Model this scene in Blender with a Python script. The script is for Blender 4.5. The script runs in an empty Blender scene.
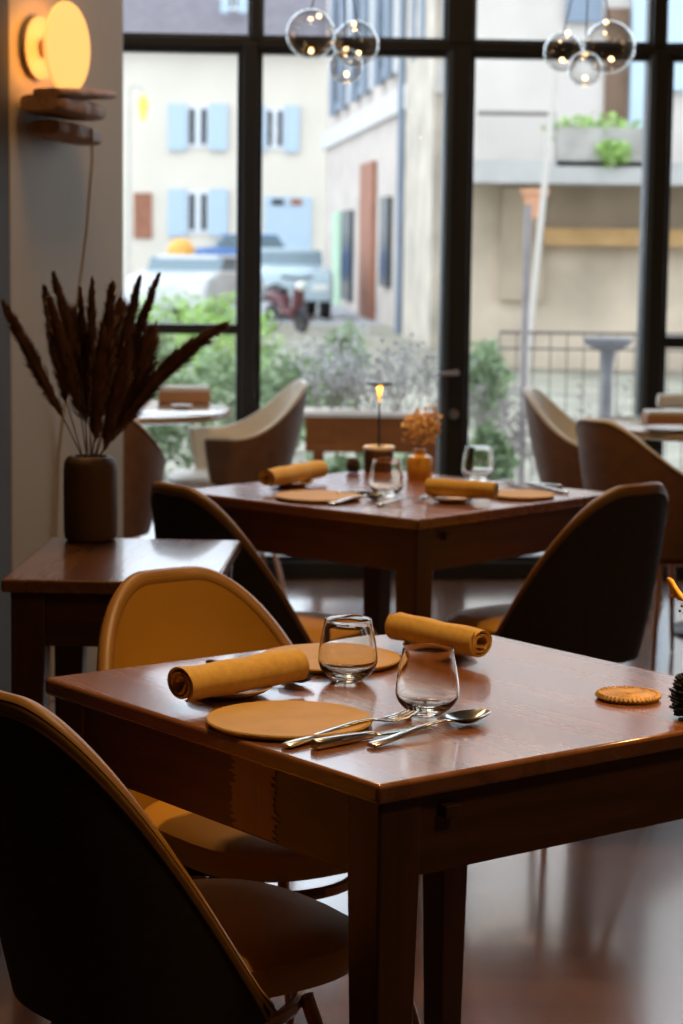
import bpy, bmesh, math, random
from mathutils import Vector, Matrix, noise
PI = math.pi
C = bpy.context.scene.collection
scn = bpy.context.scene
V = Vector
R = random.Random(7)

# ------------------------------------------------------------------ camera
FPX, PITCH, ROLL, CAMZ = 2243.0, 0.12493, 0.01246, 1.417
W, H = 683, 1024
cp, sp = math.cos(PITCH), math.sin(PITCH)
FW = V((0, cp, -sp)); U0 = V((0, sp, cp)); R0 = V((1, 0, 0))
cr, sr = math.cos(ROLL), math.sin(ROLL)
RI = cr * R0 + sr * U0; UP = -sr * R0 + cr * U0
CAM = V((0, 0, CAMZ))


def at(px, py, z=None, Y=None):
    """world point of a photo pixel on the height z or at the distance Y"""
    d = FW * FPX + RI * (px - W / 2) - UP * (py - H / 2)
    t = (z - CAMZ) / d.z if z is not None else Y / d.y
    return CAM + d * t


cd = bpy.data.cameras.new('camera'); cam = bpy.data.objects.new('camera', cd); C.objects.link(cam)
cd.sensor_fit = 'VERTICAL'; cd.sensor_height = 36.0; cd.sensor_width = 24.0
cd.lens = FPX / H * 36.0
m = Matrix((RI, UP, -FW)).transposed().to_4x4(); m.translation = CAM
cam.matrix_world = m
cd.clip_end = 400; cd.clip_start = 0.05
cd.dof.use_dof = True; cd.dof.focus_distance = 2.98; cd.dof.aperture_fstop = 7.5
scn.camera = cam

# ------------------------------------------------------------------ materials
MATS = {}


def mat(name, col, rough=0.5, metal=0.0, var=0.0, scale=8.0, bump=0.0, bscale=60.0, stretch=(1, 1, 1), spec=0.5, emit=None, sheen=0.0, col2=None, coat=0.0):
    if name in MATS: return MATS[name]
    M = bpy.data.materials.new(name); M.use_nodes = True
    nt = M.node_tree; b = nt.nodes['Principled BSDF']
    b.inputs['Base Color'].default_value = (*col, 1); b.inputs['Roughness'].default_value = rough
    b.inputs['Metallic'].default_value = metal; b.inputs['Specular IOR Level'].default_value = spec
    b.inputs['Coat Weight'].default_value = coat
    if sheen: b.inputs['Sheen Weight'].default_value = sheen
    if emit:
        b.inputs['Emission Color'].default_value = (*emit[0], 1); b.inputs['Emission Strength'].default_value = emit[1]
    if var or col2 or bump:
        tc = nt.nodes.new('ShaderNodeTexCoord'); mp = nt.nodes.new('ShaderNodeMapping')
        mp.inputs['Scale'].default_value = stretch
        nt.links.new(tc.outputs['Object'], mp.inputs['Vector'])
    if var or col2:
        n = nt.nodes.new('ShaderNodeTexNoise'); n.inputs['Scale'].default_value = scale; n.inputs['Detail'].default_value = 6
        nt.links.new(mp.outputs[0], n.inputs['Vector'])
        cr_ = nt.nodes.new('ShaderNodeValToRGB'); e = cr_.color_ramp.elements
        e[0].position = 0.32; e[1].position = 0.68
        c2 = col2 or tuple(min(1, c * (1 + var)) for c in col)
        c1 = tuple(c * (1 - var) for c in col)
        e[0].color = (*c1, 1); e[1].color = (*c2, 1)
        nt.links.new(n.outputs['Fac'], cr_.inputs[0]); nt.links.new(cr_.outputs[0], b.inputs['Base Color'])
    if bump:
        n2 = nt.nodes.new('ShaderNodeTexNoise'); n2.inputs['Scale'].default_value = bscale; n2.inputs['Detail'].default_value = 4
        nt.links.new(mp.outputs[0], n2.inputs['Vector'])
        bp = nt.nodes.new('ShaderNodeBump'); bp.inputs['Strength'].default_value = bump; bp.inputs['Distance'].default_value = 0.01
        nt.links.new(n2.outputs['Fac'], bp.inputs['Height']); nt.links.new(bp.outputs[0], b.inputs['Normal'])
    MATS[name] = M
    return M


def wood(name, dark, light, rough, ax=0, scale=1.0, bump=0.05, planks=None, coat=0.0, crough=0.1, spec=0.5):
    """grain running along the object's own axis ax"""
    M = bpy.data.materials.new(name); M.use_nodes = True; nt = M.node_tree; b = nt.nodes['Principled BSDF']
    L = nt.links.new
    tc = nt.nodes.new('ShaderNodeTexCoord'); mp = nt.nodes.new('ShaderNodeMapping')
    b.inputs['Coat Weight'].default_value = coat; b.inputs['Coat Roughness'].default_value = crough; b.inputs['Specular IOR Level'].default_value = spec
    s = [14 * scale] * 3; s[ax] = 1.1 * scale
    mp.inputs['Scale'].default_value = s
    L(tc.outputs['Object'], mp.inputs['Vector'])
    n = nt.nodes.new('ShaderNodeTexNoise'); n.inputs['Scale'].default_value = 1.0; n.inputs['Detail'].default_value = 8; n.inputs['Distortion'].default_value = 1.4
    L(mp.outputs[0], n.inputs['Vector'])
    n3 = nt.nodes.new('ShaderNodeTexNoise'); n3.inputs['Scale'].default_value = 9; n3.inputs['Detail'].default_value = 3
    L(mp.outputs[0], n3.inputs['Vector'])
    mx = nt.nodes.new('ShaderNodeMath'); mx.operation = 'MULTIPLY_ADD'; mx.inputs[1].default_value = 0.35
    L(n3.outputs['Fac'], mx.inputs[0]); L(n.outputs['Fac'], mx.inputs[2])
    cr_ = nt.nodes.new('ShaderNodeValToRGB'); e = cr_.color_ramp.elements
    e[0].position = 0.45; e[1].position = 0.85; e[0].color = (*dark, 1); e[1].color = (*light, 1)
    L(mx.outputs[0], cr_.inputs[0])
    out = cr_.outputs[0]
    if planks:
        bt = nt.nodes.new('ShaderNodeTexBrick'); bt.inputs['Scale'].default_value = 1.0
        bt.inputs['Brick Width'].default_value = planks[0]; bt.inputs['Row Height'].default_value = planks[1]
        bt.inputs['Mortar Size'].default_value = 0.003; bt.inputs['Color1'].default_value = (.75, .75, .75, 1)
        bt.inputs['Color2'].default_value = (1.1, 1.1, 1.1, 1); bt.inputs['Mortar'].default_value = (.3, .3, .3, 1)
        L(tc.outputs['Object'], bt.inputs['Vector'])
        mm = nt.nodes.new('ShaderNodeMixRGB'); mm.blend_type = 'MULTIPLY'; mm.inputs[0].default_value = 1
        L(out, mm.inputs[1]); L(bt.outputs['Color'], mm.inputs[2]); out = mm.outputs[0]
    L(out, b.inputs['Base Color'])
    rr = nt.nodes.new('ShaderNodeMapRange'); rr.inputs['To Min'].default_value = rough * 0.8; rr.inputs['To Max'].default_value = rough * 1.3
    L(n.outputs['Fac'], rr.inputs[0]); L(rr.outputs[0], b.inputs['Roughness'])
    bp = nt.nodes.new('ShaderNodeBump'); bp.inputs['Strength'].default_value = bump; bp.inputs['Distance'].default_value = 0.01
    L(mx.outputs[0], bp.inputs['Height']); L(bp.outputs[0], b.inputs['Normal'])
    MATS[name] = M
    return M


def thin_glass(name, tint=(1, 1, 1), edge=0.9, base=0.03, blend=0.25):
    M = bpy.data.materials.new(name); M.use_nodes = True; nt = M.node_tree
    nt.nodes.remove(nt.nodes['Principled BSDF'])
    t = nt.nodes.new('ShaderNodeBsdfTransparent'); t.inputs[0].default_value = (*tint, 1)
    g = nt.nodes.new('ShaderNodeBsdfGlossy'); g.inputs['Roughness'].default_value = 0.02
    lw = nt.nodes.new('ShaderNodeLayerWeight'); lw.inputs[0].default_value = blend
    mr = nt.nodes.new('ShaderNodeMapRange'); mr.inputs['To Min'].default_value = base; mr.inputs['To Max'].default_value = edge
    mi = nt.nodes.new('ShaderNodeMixShader')
    nt.links.new(lw.outputs['Facing'], mr.inputs[0]); nt.links.new(mr.outputs[0], mi.inputs[0])
    nt.links.new(t.outputs[0], mi.inputs[1]); nt.links.new(g.outputs[0], mi.inputs[2])
    nt.links.new(mi.outputs[0], nt.nodes['Material Output'].inputs['Surface'])
    return M


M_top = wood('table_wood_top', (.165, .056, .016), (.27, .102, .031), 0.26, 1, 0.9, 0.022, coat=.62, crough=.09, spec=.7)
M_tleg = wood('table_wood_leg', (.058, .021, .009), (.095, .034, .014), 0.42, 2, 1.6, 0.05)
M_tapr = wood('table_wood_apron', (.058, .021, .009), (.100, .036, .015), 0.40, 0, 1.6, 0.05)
M_floor = wood('floor_boards', (.115, .048, .027), (.19, .092, .056), 0.22, 1, 0.35, 0.04, (1.6, .16), coat=.85, crough=.12, spec=.6)
M_wall = mat('plaster', (.38, .29, .17), .5, var=.06, scale=1.2, bump=.05, bscale=14)
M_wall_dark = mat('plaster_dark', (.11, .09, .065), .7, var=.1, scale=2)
M_ceil = mat('ceiling_paint', (.13, .11, .085), .8, var=.05)
M_frame = mat('black_window_metal', (.016, .013, .011), .42, var=.1)
M_stile = mat('sheen_window_metal', (.06, .075, .085), .35, var=.1)
M_pane = thin_glass('window_glass', (.985, .985, .985), 0.5, 0.02, 0.2)
M_globe = thin_glass('globe_glass', (.96, .96, .96), .95, .03, .32)
M_black = mat('black_chair_fabric', (.045, .035, .027), .9, spec=.3, var=.12, scale=60, bump=.1, bscale=300)
M_leather = mat('caramel_leather', (.46, .215, .020), .50, var=.08, scale=5, bump=.03, bscale=180, spec=.35)
M_rim = mat('shaded_leather_edge', (.28, .125, .018), .45, var=.08, scale=20, bump=.03, bscale=180)  # lining leather, darkened to carry the shade on the edge
M_piping = mat('piping', (.20, .085, .03), .42, var=.1, scale=30)
M_brownshell = mat('brown_chair_shell', (.19, .085, .036), .6, var=.12, scale=25, bump=.05, bscale=200)
M_cream = mat('cream_leather', (.82, .72, .58), .42, var=.06, scale=8, bump=.02, bscale=150)
M_copper = mat('copper_metal', (.42, .19, .10), .28, 1.0, var=.1, scale=40)
M_steel = mat('cutlery_steel', (.52, .50, .47), .2, 1.0, var=.06, scale=50)
M_napkin = mat('mustard_linen', (.64, .375, .072), .85, var=.07, scale=90, bump=.12, bscale=500, sheen=.1)
M_plate = mat('ochre_stoneware', (.50, .285, .06), .58, var=.08, scale=16, bump=.03, bscale=120, spec=.22)
M_bread = mat('sand_stoneware', (.52, .34, .17), .38, var=.08, scale=20)
M_vase = mat('brown_ceramic_vase', (.150, .076, .026), .6, var=.10, scale=10, bump=.05, bscale=50)
M_pampas = mat('pampas_fluff', (.27, .145, .080), .9, var=.25, scale=20)
M_straw = mat('straw_stem', (.36, .24, .13), .7, var=.15, scale=30)
M_amber = mat('amber_bottle', (.74, .36, .045), .25, var=.12, scale=20, coat=.3)
M_dried = mat('dried_orange_flower', (.90, .56, .26), .85, var=.25, scale=40)
M_yellowf = mat('dried_yellow_flower', (.80, .42, .05), .8, var=.15, scale=60)
M_cone = mat('dark_pine_cone', (.016, .010, .007), .6, var=.4, scale=60)
M_cone2 = mat('brown_pine_cone', (.065, .028, .016), .7, var=.4, scale=60)
M_wick = mat('wicker', (.50, .30, .095), .6, var=.28, scale=60)
M_wickd = mat('wicker_shaded', (.20, .095, .03), .6, var=.3, scale=60)
M_sconce = mat('sconce_driftwood', (.33, .17, .085), .55, var=.25, scale=9, stretch=(1, 5, 5), bump=.1, bscale=30)
M_disc = mat('lit_disc', (.9, .6, .25), .6, emit=((1.0, .50, .115), 1.05))
M_led = mat('led_glow', (1, .8, .4), .4, emit=((1.0, .62, .24), 9.0))
M_blackm = mat('black_lamp_metal', (.02, .016, .013), .35, .6, var=.1)
M_lampcup = mat('lamp_brown_base', (.10, .042, .02), .45, var=.1)
M_white = mat('white_ceramic', (.75, .74, .72), .35, var=.03)
M_menu = mat('menu_cover', (.48, .235, .105), .6, var=.1)
M_paper = mat('paper_white', (.78, .76, .72), .7, var=.03)
M_round = mat('light_oak', (.42, .27, .14), .2, coat=.7, var=.14, scale=5, stretch=(8, 1, 1))


def glass_mat():
    M = bpy.data.materials.new('tumbler_glass'); M.use_nodes = True; nt = M.node_tree
    nt.nodes.remove(nt.nodes['Principled BSDF'])
    g = nt.nodes.new('ShaderNodeBsdfGlass'); g.inputs['IOR'].default_value = 1.46; g.inputs['Roughness'].default_value = 0.0
    g.inputs['Color'].default_value = (.985, .975, .95, 1)
    nt.links.new(g.outputs[0], nt.nodes['Material Output'].inputs['Surface'])
    return M


M_glass = glass_mat()


# ------------------------------------------------------------------ mesh helpers
def link(o, parent=None):
    C.objects.link(o)
    if parent is not None: o.parent = parent
    return o


def obj(name, bm, material, parent=None, smooth=True, bevel=0, loc=None, rotz=None, subsurf=0, autosmooth=True):
    bmesh.ops.recalc_face_normals(bm, faces=bm.faces[:])
    me = bpy.data.meshes.new(name); bm.to_mesh(me); bm.free()
    me.materials.append(material)
    if smooth:
        me.polygons.foreach_set('use_smooth', [True] * len(me.polygons))
        if autosmooth:
            try: me.set_sharp_from_angle(angle=math.radians(42))
            except Exception: pass
    o = bpy.data.objects.new(name, me); link(o, parent)
    if bevel:
        b = o.modifiers.new('bevel', 'BEVEL'); b.width = bevel; b.segments = 3; b.limit_method = 'ANGLE'; b.angle_limit = math.radians(50)
    if subsurf:
        s = o.modifiers.new('sub', 'SUBSURF'); s.levels = subsurf; s.render_levels = subsurf
    if loc is not None: o.location = loc
    if rotz is not None: o.rotation_euler = (0, 0, rotz)
    return o


def B(): return bmesh.new()


def box(bm, lo, hi, mtx=None):
    x0, y0, z0 = lo; x1, y1, z1 = hi
    c = [V(p) for p in ((x0, y0, z0), (x1, y0, z0), (x1, y1, z0), (x0, y1, z0), (x0, y0, z1), (x1, y0, z1), (x1, y1, z1), (x0, y1, z1))]
    if mtx is not None: c = [mtx @ p for p in c]
    v = [bm.verts.new(p) for p in c]
    for f in ((0, 3, 2, 1), (4, 5, 6, 7), (0, 1, 5, 4), (1, 2, 6, 5), (2, 3, 7, 6), (3, 0, 4, 7)):
        bm.faces.new([v[i] for i in f])
    return bm


def loft(bm, rings, cap=True, closed=True, loop=False):
    vr = [[bm.verts.new(p) for p in r] for r in rings]
    n = len(vr[0])
    pairs = list(zip(vr, vr[1:])) + ([(vr[-1], vr[0])] if loop else [])
    for a, b in pairs:
        for i in range(n if closed else n - 1):
            j = (i + 1) % n
            try: bm.faces.new((a[i], a[j], b[j], b[i]))
            except ValueError: pass
    if cap and closed and not loop:
        bm.faces.new(vr[0]); bm.faces.new(vr[-1])
    return vr


def tube(bm, pts, rad, n=10, cap=True, flat=1.0):
    pts = [V(p) for p in pts]
    rr = rad if isinstance(rad, (list, tuple)) else [rad] * len(pts)
    rings = []; up = None
    for i, p in enumerate(pts):
        d = (pts[min(i + 1, len(pts) - 1)] - pts[max(i - 1, 0)]).normalized()
        if up is None:
            up = V((0, 0, 1)) if abs(d.z) < .9 else V((1, 0, 0))
        s = d.cross(up).normalized(); u = s.cross(d).normalized(); up = u
        rings.append([p + s * (rr[i] * math.cos(2 * PI * k / n)) + u * (rr[i] * flat * math.sin(2 * PI * k / n)) for k in range(n)])
    loft(bm, rings, cap)
    return bm


def lathe(bm, prof, n=48, center=(0, 0, 0), cap=True):
    c = V(center)
    rings = [[c + V((r * math.cos(2 * PI * k / n), r * math.sin(2 * PI * k / n), z)) for k in range(n)] for r, z in prof]
    loft(bm, rings, cap)
    return bm


def ball(bm, c, r, n=12, sq=(1, 1, 1)):
    c = V(c); rings = []
    for i in range(1, n):
        a = PI * i / n
        rings.append([c + V((r * sq[0] * math.sin(a) * math.cos(2 * PI * k / (2 * n)), r * sq[1] * math.sin(a) * math.sin(2 * PI * k / (2 * n)), -r * sq[2] * math.cos(a))) for k in range(2 * n)])
    loft(bm, rings)
    return bm


def empty(name, loc=(0, 0, 0), rz=0.0):
    e = bpy.data.objects.new(name, None); e.location = loc; e.rotation_euler = (0, 0, rz); e.empty_display_size = .05
    C.objects.link(e); return e


def tag(o, label, cat, group=None, kind=None):
    o['label'] = label; o['category'] = cat
    if group: o['group'] = group
    if kind: o['kind'] = kind
    return o


def struct(o):
    o['kind'] = 'structure'; return o


def dup(root, loc, rz, label, group=None):
    r = root.copy(); C.objects.link(r); r.location = loc; r.rotation_euler = (0, 0, rz)
    r['label'] = label
    if group: r['group'] = group
    for ch in list(root.children):
        c = ch.copy(); C.objects.link(c); c.parent = r
        for g in list(ch.children):
            d = g.copy(); C.objects.link(d); d.parent = c
    return r


def lerp(a, b, t): return a + (b - a) * t
def sstep(a, b, x):
    t = max(0, min(1, (x - a) / (b - a))); return t * t * (3 - 2 * t)


# ------------------------------------------------------------------ room shell
YAW = math.radians(4.3)
W0 = V((-.2, 9.12, 0))
def wx(px, py): # place along the window wall of a photo pixel
    d = FW * FPX + RI * (px - W / 2) - UP * (py - H / 2)
    n = V((-math.sin(YAW), math.cos(YAW), 0))
    t = n.dot(W0 - CAM) / n.dot(d)
    p = CAM + d * t
    return (p - W0).dot(V((math.cos(YAW), math.sin(YAW), 0))), p.z


CEIL = 4.6
b = B(); box(b, (-5, -4, -.12), (6, 9.25, 0)); struct(obj('floor', b, M_floor, smooth=False))
b = B(); box(b, (-5, -4, CEIL), (6, 9.25, CEIL + .12)); struct(obj('ceiling', b, M_ceil, smooth=False))
b = B(); box(b, (-5, -4.12, 0), (6, -4, CEIL)); struct(obj('wall_back', b, M_wall_dark, smooth=False))
b = B(); box(b, (4.2, -4, 0), (4.32, 9.9, CEIL)); struct(obj('wall_right', b, M_wall_dark, smooth=False))
# partition with the sconce: its end stands free, the window goes on behind it
PA = V((-.690, 7.05, 0)); wd = V((-.375, -.927, 0)).normalized(); wn = V((wd.y, -wd.x, 0))
if wn.y > 0: wn = -wn
PB = PA + wd * .695
b = B(); pts = [PA, PB, PB - wn * .14, PA - wn * .14]
loft(b, [[p for p in pts], [p + V((0, 0, CEIL)) for p in pts]])
struct(obj('wall_partition', b, M_wall, smooth=False, bevel=.006))
b = B(); pts = [PB, V((-1.32, 3.6, 0)), V((-1.32, -4, 0)), V((-1.46, -4, 0)), V((-1.46, 3.6, 0)), PB - wn * .14]
loft(b, [[p for p in pts], [p + V((0, 0, CEIL)) for p in pts]])
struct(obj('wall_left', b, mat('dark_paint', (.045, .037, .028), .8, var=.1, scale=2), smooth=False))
b = B(); box(b, (-2.2, 6.4, 0), (-2.08, 9.3, CEIL)); struct(obj('wall_alcove', b, M_wall_dark, smooth=False))

# window wall: local x along the wall, local y outwards
def winobj(name, bm, material, parent=None, bevel=.004):
    o = obj(name, bm, material, parent, smooth=False, bevel=bevel)
    if parent is None:
        o.location = W0; o.rotation_euler = (0, 0, YAW); struct(o)
    return o


m1a, m1b = wx(236.5, 230)[0] + .022, wx(261.5, 230)[0] - .022
m2a, m2b = wx(441.5, 230)[0] + .022, wx(471.5, 230)[0] - .022
m3a, m3b = wx(642, 230)[0] + .022, wx(668, 230)[0] - .022
TZ0, TZ1 = 2.132, 2.172
XL, XR = -1.9, 4.4
ZT = 4.40
D0, D1 = -.03, .06     # depth of the metal
b = B(); box(b, (XL - .3, D0 - .02, ZT), (XR + .2, D1 + .1, CEIL)); winobj('wall_window_head', b, M_frame)
for n, (a, c) in enumerate(((m1a, m1b), (m2a, m2b), (m3a, m3b))):
    b = B(); box(b, (a, D0 - .03, 0), (c, D1, TZ0 + .02)); winobj('trim_%d' % (n + 1), b, M_frame)
b = B(); box(b, (XL, D0 - .02, TZ0), (XR, D1, TZ1)); winobj('trim_4', b, M_frame)
b = B(); box(b, (XL, D0 - .02, 0), (XR, D1, .07)); winobj('trim_5', b, M_frame)


def glazed(name, x0, x1, z0, z1, st=.022, rail=None, stile=None):
    b = B()
    box(b, (x0, D0, z0), (x0 + st, D1 - .01, z1)); box(b, (x1 - st, D0, z0), (x1, D1 - .01, z1))
    box(b, (x0 + st, D0, z0), (x1 - st, D1 - .01, z0 + st)); box(b, (x0 + st, D0, z1 - st), (x1 - st, D1 - .01, z1))
    if rail: box(b, (x0 + st, D0, rail[0]), (x1 - st, D1 - .01, rail[1]))
    w = winobj(name, b, M_frame, bevel=.003)
    b = B(); box(b, (x0 + st, .012, z0 + st), (x1 - st, .016, z1 - st)); winobj('pane', b, M_pane, w, 0)
    if stile:
        b = B(); box(b, (stile[0], D0 - .012, z0 + st), (stile[1], D0 - .001, z1 - st)); winobj('stile', b, M_stile, w, .002)
    return w


glazed('window_1', XL + .9, m1a, .07, TZ0, rail=(.995, 1.035))
glazed('window_2', XL, XL + .9, .07, TZ0, rail=(.995, 1.035))
d1 = glazed('door_1', m1b, m2a, .07, TZ0, stile=None)
d2 = glazed('door_2', m2b, m3a, .07, TZ0, stile=None)
glazed('window_3', m3b, m3b + 1.2, .07, TZ0, rail=(.955, 1.0))
glazed('window_4', m3b + 1.2, XR, .07, TZ0, rail=(.955, 1.0))
t1a, t1b = wx(247.5, 15)[0] + .012, wx(264, 15)[0] - .012; t2a, t2b = wx(443, 15)[0] + .012, wx(476, 15)[0] - .012; t3a, t3b = wx(648, 15)[0] + .012, wx(667, 15)[0] - .012
for n, (a, c) in enumerate(((XL, t1a), (t1b, t2a), (t2b, t3a), (t3b, XR))):
    glazed('window_%d' % (5 + n), a, c, TZ1, ZT, st=.012)
for n, (a, c) in enumerate(((t1a, t1b), (t2a, t2b), (t3a, t3b))):
    b = B(); box(b, (a, D0 - .03, TZ1 - .01), (c, D1, ZT)); winobj('trim_%d' % (6 + n), b, M_frame)
# glazing strips beside the posts, their bluish sheen put into the colour
for n, x in enumerate((m2a - .02, m3a - .022)):
    b = B(); box(b, (x, D0 - .045, .075), (x + .026, D0 - .031, TZ0 - .003)); winobj('trim_%d' % (9 + n), b, M_stile, bevel=.003)
# lever handle on the middle post
hx, hz = wx(446, 371)
b = B(); tube(b, [(hx + .03, D0 - .05, hz), (hx + .03, D0 - .10, hz)], .011); tube(b, [(hx + .036, D0 - .10, hz + .002), (hx - .05, D0 - .103, hz - .004)], [.011, .009])
tube(b, [(hx + .025, D0 - .03, hz - .17), (hx + .025, D0 - .062, hz - .17)], .02, 16)
h = winobj('door_handle', b, mat('brushed_metal', (.5, .5, .52), .3, 1.0, var=.05), d1, 0)

# ------------------------------------------------------------------ tables
def table(name, cx, cy, th, s, label, cat='table', sy=None, pegs=True, patch=False, top=.026, leg=.066, aph=.106):
    sy = sy or s
    t = empty(name, (cx, cy, 0), th); tag(t, label, cat)
    hx, hy = s / 2, sy / 2
    b = B(); box(b, (-hx, -hy, .75 - top), (hx, hy, .75)); obj('tabletop', b, M_top, t, bevel=.006)
    ins = .016
    for ix in (-1, 1):
        for iy in (-1, 1):
            b = B(); rings = []
            for z, w in ((0, .046), (.45, leg - .006), (.75 - top - aph, leg), (.75 - top, leg)):
                xo, yo = ix * (hx - ins), iy * (hy - ins)
                xi, yi = xo - ix * w, yo - iy * w
                rings.append([(xo, yo, z), (xi, yo, z), (xi, yi, z), (xo, yi, z)])
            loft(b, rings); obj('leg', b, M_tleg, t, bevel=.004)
    z0, z1 = .75 - top - aph, .75 - top
    for iy in (-1, 1):
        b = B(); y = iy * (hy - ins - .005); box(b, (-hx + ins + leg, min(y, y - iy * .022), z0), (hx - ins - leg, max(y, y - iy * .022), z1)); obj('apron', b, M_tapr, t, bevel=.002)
    for ix in (-1, 1):
        b = B(); x = ix * (hx - ins - .005); lo, hi = min(x, x - ix * .022), max(x, x - ix * .022)
        mm = Matrix.Rotation(PI / 2, 4, 'Z')
        box(b, (-hy + ins + leg, -hi, z0), (hy - ins - leg, -lo, z1))
        o = obj('apron', b, M_tapr, t, bevel=.002); o.rotation_euler = (0, 0, PI / 2)
    if pegs:
        b = B(); box(b, (-hx + .112, -hy + .004, .690), (-hx + .137, -hy + ins + .008, .706)); obj('peg', b, M_tleg, t, bevel=.002)
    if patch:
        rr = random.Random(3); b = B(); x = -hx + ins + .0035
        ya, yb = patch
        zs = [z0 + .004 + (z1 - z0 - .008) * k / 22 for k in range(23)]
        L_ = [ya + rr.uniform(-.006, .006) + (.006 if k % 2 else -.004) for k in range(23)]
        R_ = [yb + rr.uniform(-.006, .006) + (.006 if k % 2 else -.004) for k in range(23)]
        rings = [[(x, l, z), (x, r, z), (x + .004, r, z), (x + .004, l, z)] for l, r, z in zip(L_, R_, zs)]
        loft(b, rings); p = obj('ragged_patch', b, wood('patch_wood', (.20, .10, .045), (.27, .14, .06), .6, 2, 1.4), t, smooth=False)  # lighter panel with ragged sides laid on the apron
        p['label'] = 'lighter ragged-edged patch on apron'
    return t


T1 = (.12053, 3.21728, .65907); T2 = (.13862, 5.74908, .85582)
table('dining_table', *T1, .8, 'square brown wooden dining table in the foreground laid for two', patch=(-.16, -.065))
table('dining_table', *T2, .8, 'square brown wooden dining table with small lamp, standing before the glass doors')


def on1(px, py, z=.75): return at(px, py, z)


# side table with the pampas vase
sc_ = V((-.435, 4.51, 0))
table('side_table', -.432, 4.51, math.radians(-2.0), .41, 'small dark wooden side table by the wall carrying the pampas vase', 'table', sy=.60, pegs=False, aph=.105)


# ------------------------------------------------------------------ chairs
def spow(v, p): return math.copysign(abs(v) ** p, v)


def make_chair(name, label, group, shellM, innerM, rimM, front_z, back_z=.83, ar=.285, br=.245, ab=.185, bb=.19, rise=(.27, 1.0), thm=96, kp=1.3, e=.80, drop=.017):
    t = empty(name); tag(t, label, 'chair', group)
    NS, NV = 56, 12
    th = math.radians(thm)
    SEAT0 = .425; BASE = .395

    def rim(s, off=0.0):
        a = s * th
        x = -(ar - off) * spow(math.cos(a), e); y = (br - off) * spow(math.sin(a), e)
        k = max(0, (abs(s) - rise[0]) / (rise[1] - rise[0])); k = min(1, k)
        k = k ** kp if len(rise) < 3 else sstep(0, 1, k) * .8 + k * .2
        z = lerp(back_z, front_z, k)
        y *= lerp(.92, 1.0, sstep(0, .7, abs(s)))
        return V((x, y, z - off * .2))

    def base(s, off=0.0):
        a = s * th
        return V((-(ab - off) * spow(math.cos(a), .85), (bb - off) * spow(math.sin(a), .85), BASE))

    def surf(s, v, off):
        p0, p1 = base(s, off), rim(s, off)
        zz = lerp(p0.z, p1.z, v)
        # bowl: most of the widening happens low down
        q = (1 - (1 - v) ** 1.7) * .72 + v * .28
        p = p0.lerp(p1, q); p.z = zz
        return p
    ss = [-1 + 2 * i / NS for i in range(NS + 1)]
    T = .024
    b = B()
    loft(b, [[surf(s, v / NV, 0) for s in ss] for v in range(NV + 1)], cap=False, closed=False)
    # underside of the bucket
    c0 = V((.02, 0, BASE - .016))
    loft(b, [[base(s, 0) for s in ss], [base(s, 0).lerp(c0, .5) + V((0, 0, -.010)) for s in ss], [c0.copy() + V((.0005 * i, 0, 0)) for i, s in enumerate(ss)]], cap=False, closed=False)
    obj('outer_shell', b, shellM, t, autosmooth=False)
    b = B()
    loft(b, [[surf(s, v / NV, T) for s in ss] for v in range(NV + 1)], cap=False, closed=False)
    obj('inner_upholstery', b, innerM, t, autosmooth=False)
    # padded edge band that closes shell and lining
    b = B()
    if front_z > .5:      # padded front edge of the arms
        for sg in (-1, 1): tube(b, [surf(sg, v / 8, T / 2) for v in range(9)], T / 2, 10)
    def vb(s_, d): return 1 - min(.8, d / max(.03, rim(s_).z - BASE))
    strip = []
    for s_ in ss:
        p3, p4 = rim(s_, T * .22), rim(s_, T * .78)
        strip.append([surf(s_, vb(s_, drop), -.0018), surf(s_, vb(s_, drop * .35), -.0022), p3 + V((0, 0, .0075)), p4 + V((0, 0, .0085)), surf(s_, vb(s_, .004), T + .0012), surf(s_, vb(s_, .010), T + .0004)])
    loft(b, strip, cap=False, closed=False)
    obj('edge_band', b, rimM, t, autosmooth=False)
    b = B(); tube(b, [surf(s_, vb(s_, drop + .001), -.0010) for s_ in ss], .0026, 6); obj('piping', b, M_piping, t)
    # seat cushion
    b = B(); rings = []
    for z, k in ((SEAT0 - .012, .80), (SEAT0 - .004, .93), (SEAT0 + .02, .985), (SEAT0 + .040, .97), (SEAT0 + .052, .88), (SEAT0 + .058, .6), (SEAT0 + .057, .2)):
        rings.append([(.045 + k * .215 * spow(math.cos(2 * PI * i / 48), .72), k * (.197 + .012 * math.cos(2 * PI * i / 48)) * spow(math.sin(2 * PI * i / 48), .72), z) for i in range(48)])
    loft(b, rings); obj('seat', b, innerM, t)
    # under frame and legs
    b = B(); ring = [(.03 + .15 * math.cos(2 * PI * i / 32), .15 * math.sin(2 * PI * i / 32), BASE - .022) for i in range(33)]
    tube(b, ring, .010, 8); obj('under_frame', b, M_copper, t)
    for ix in (-1, 1):
        for iy in (-1, 1):
            b = B(); tube(b, [(.03 + ix * .115, iy * .115, BASE - .012), (.03 + ix * .16, iy * .16, .2), (.03 + ix * .205, iy * .205, .004)], [.011, .010, .007], 10)
            obj('leg', b, M_copper, t)
    return t


def face(o, loc, f):
    o.location = (loc[0], loc[1], 0); o.rotation_euler = (0, 0, math.atan2(f[1], f[0]))


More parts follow.
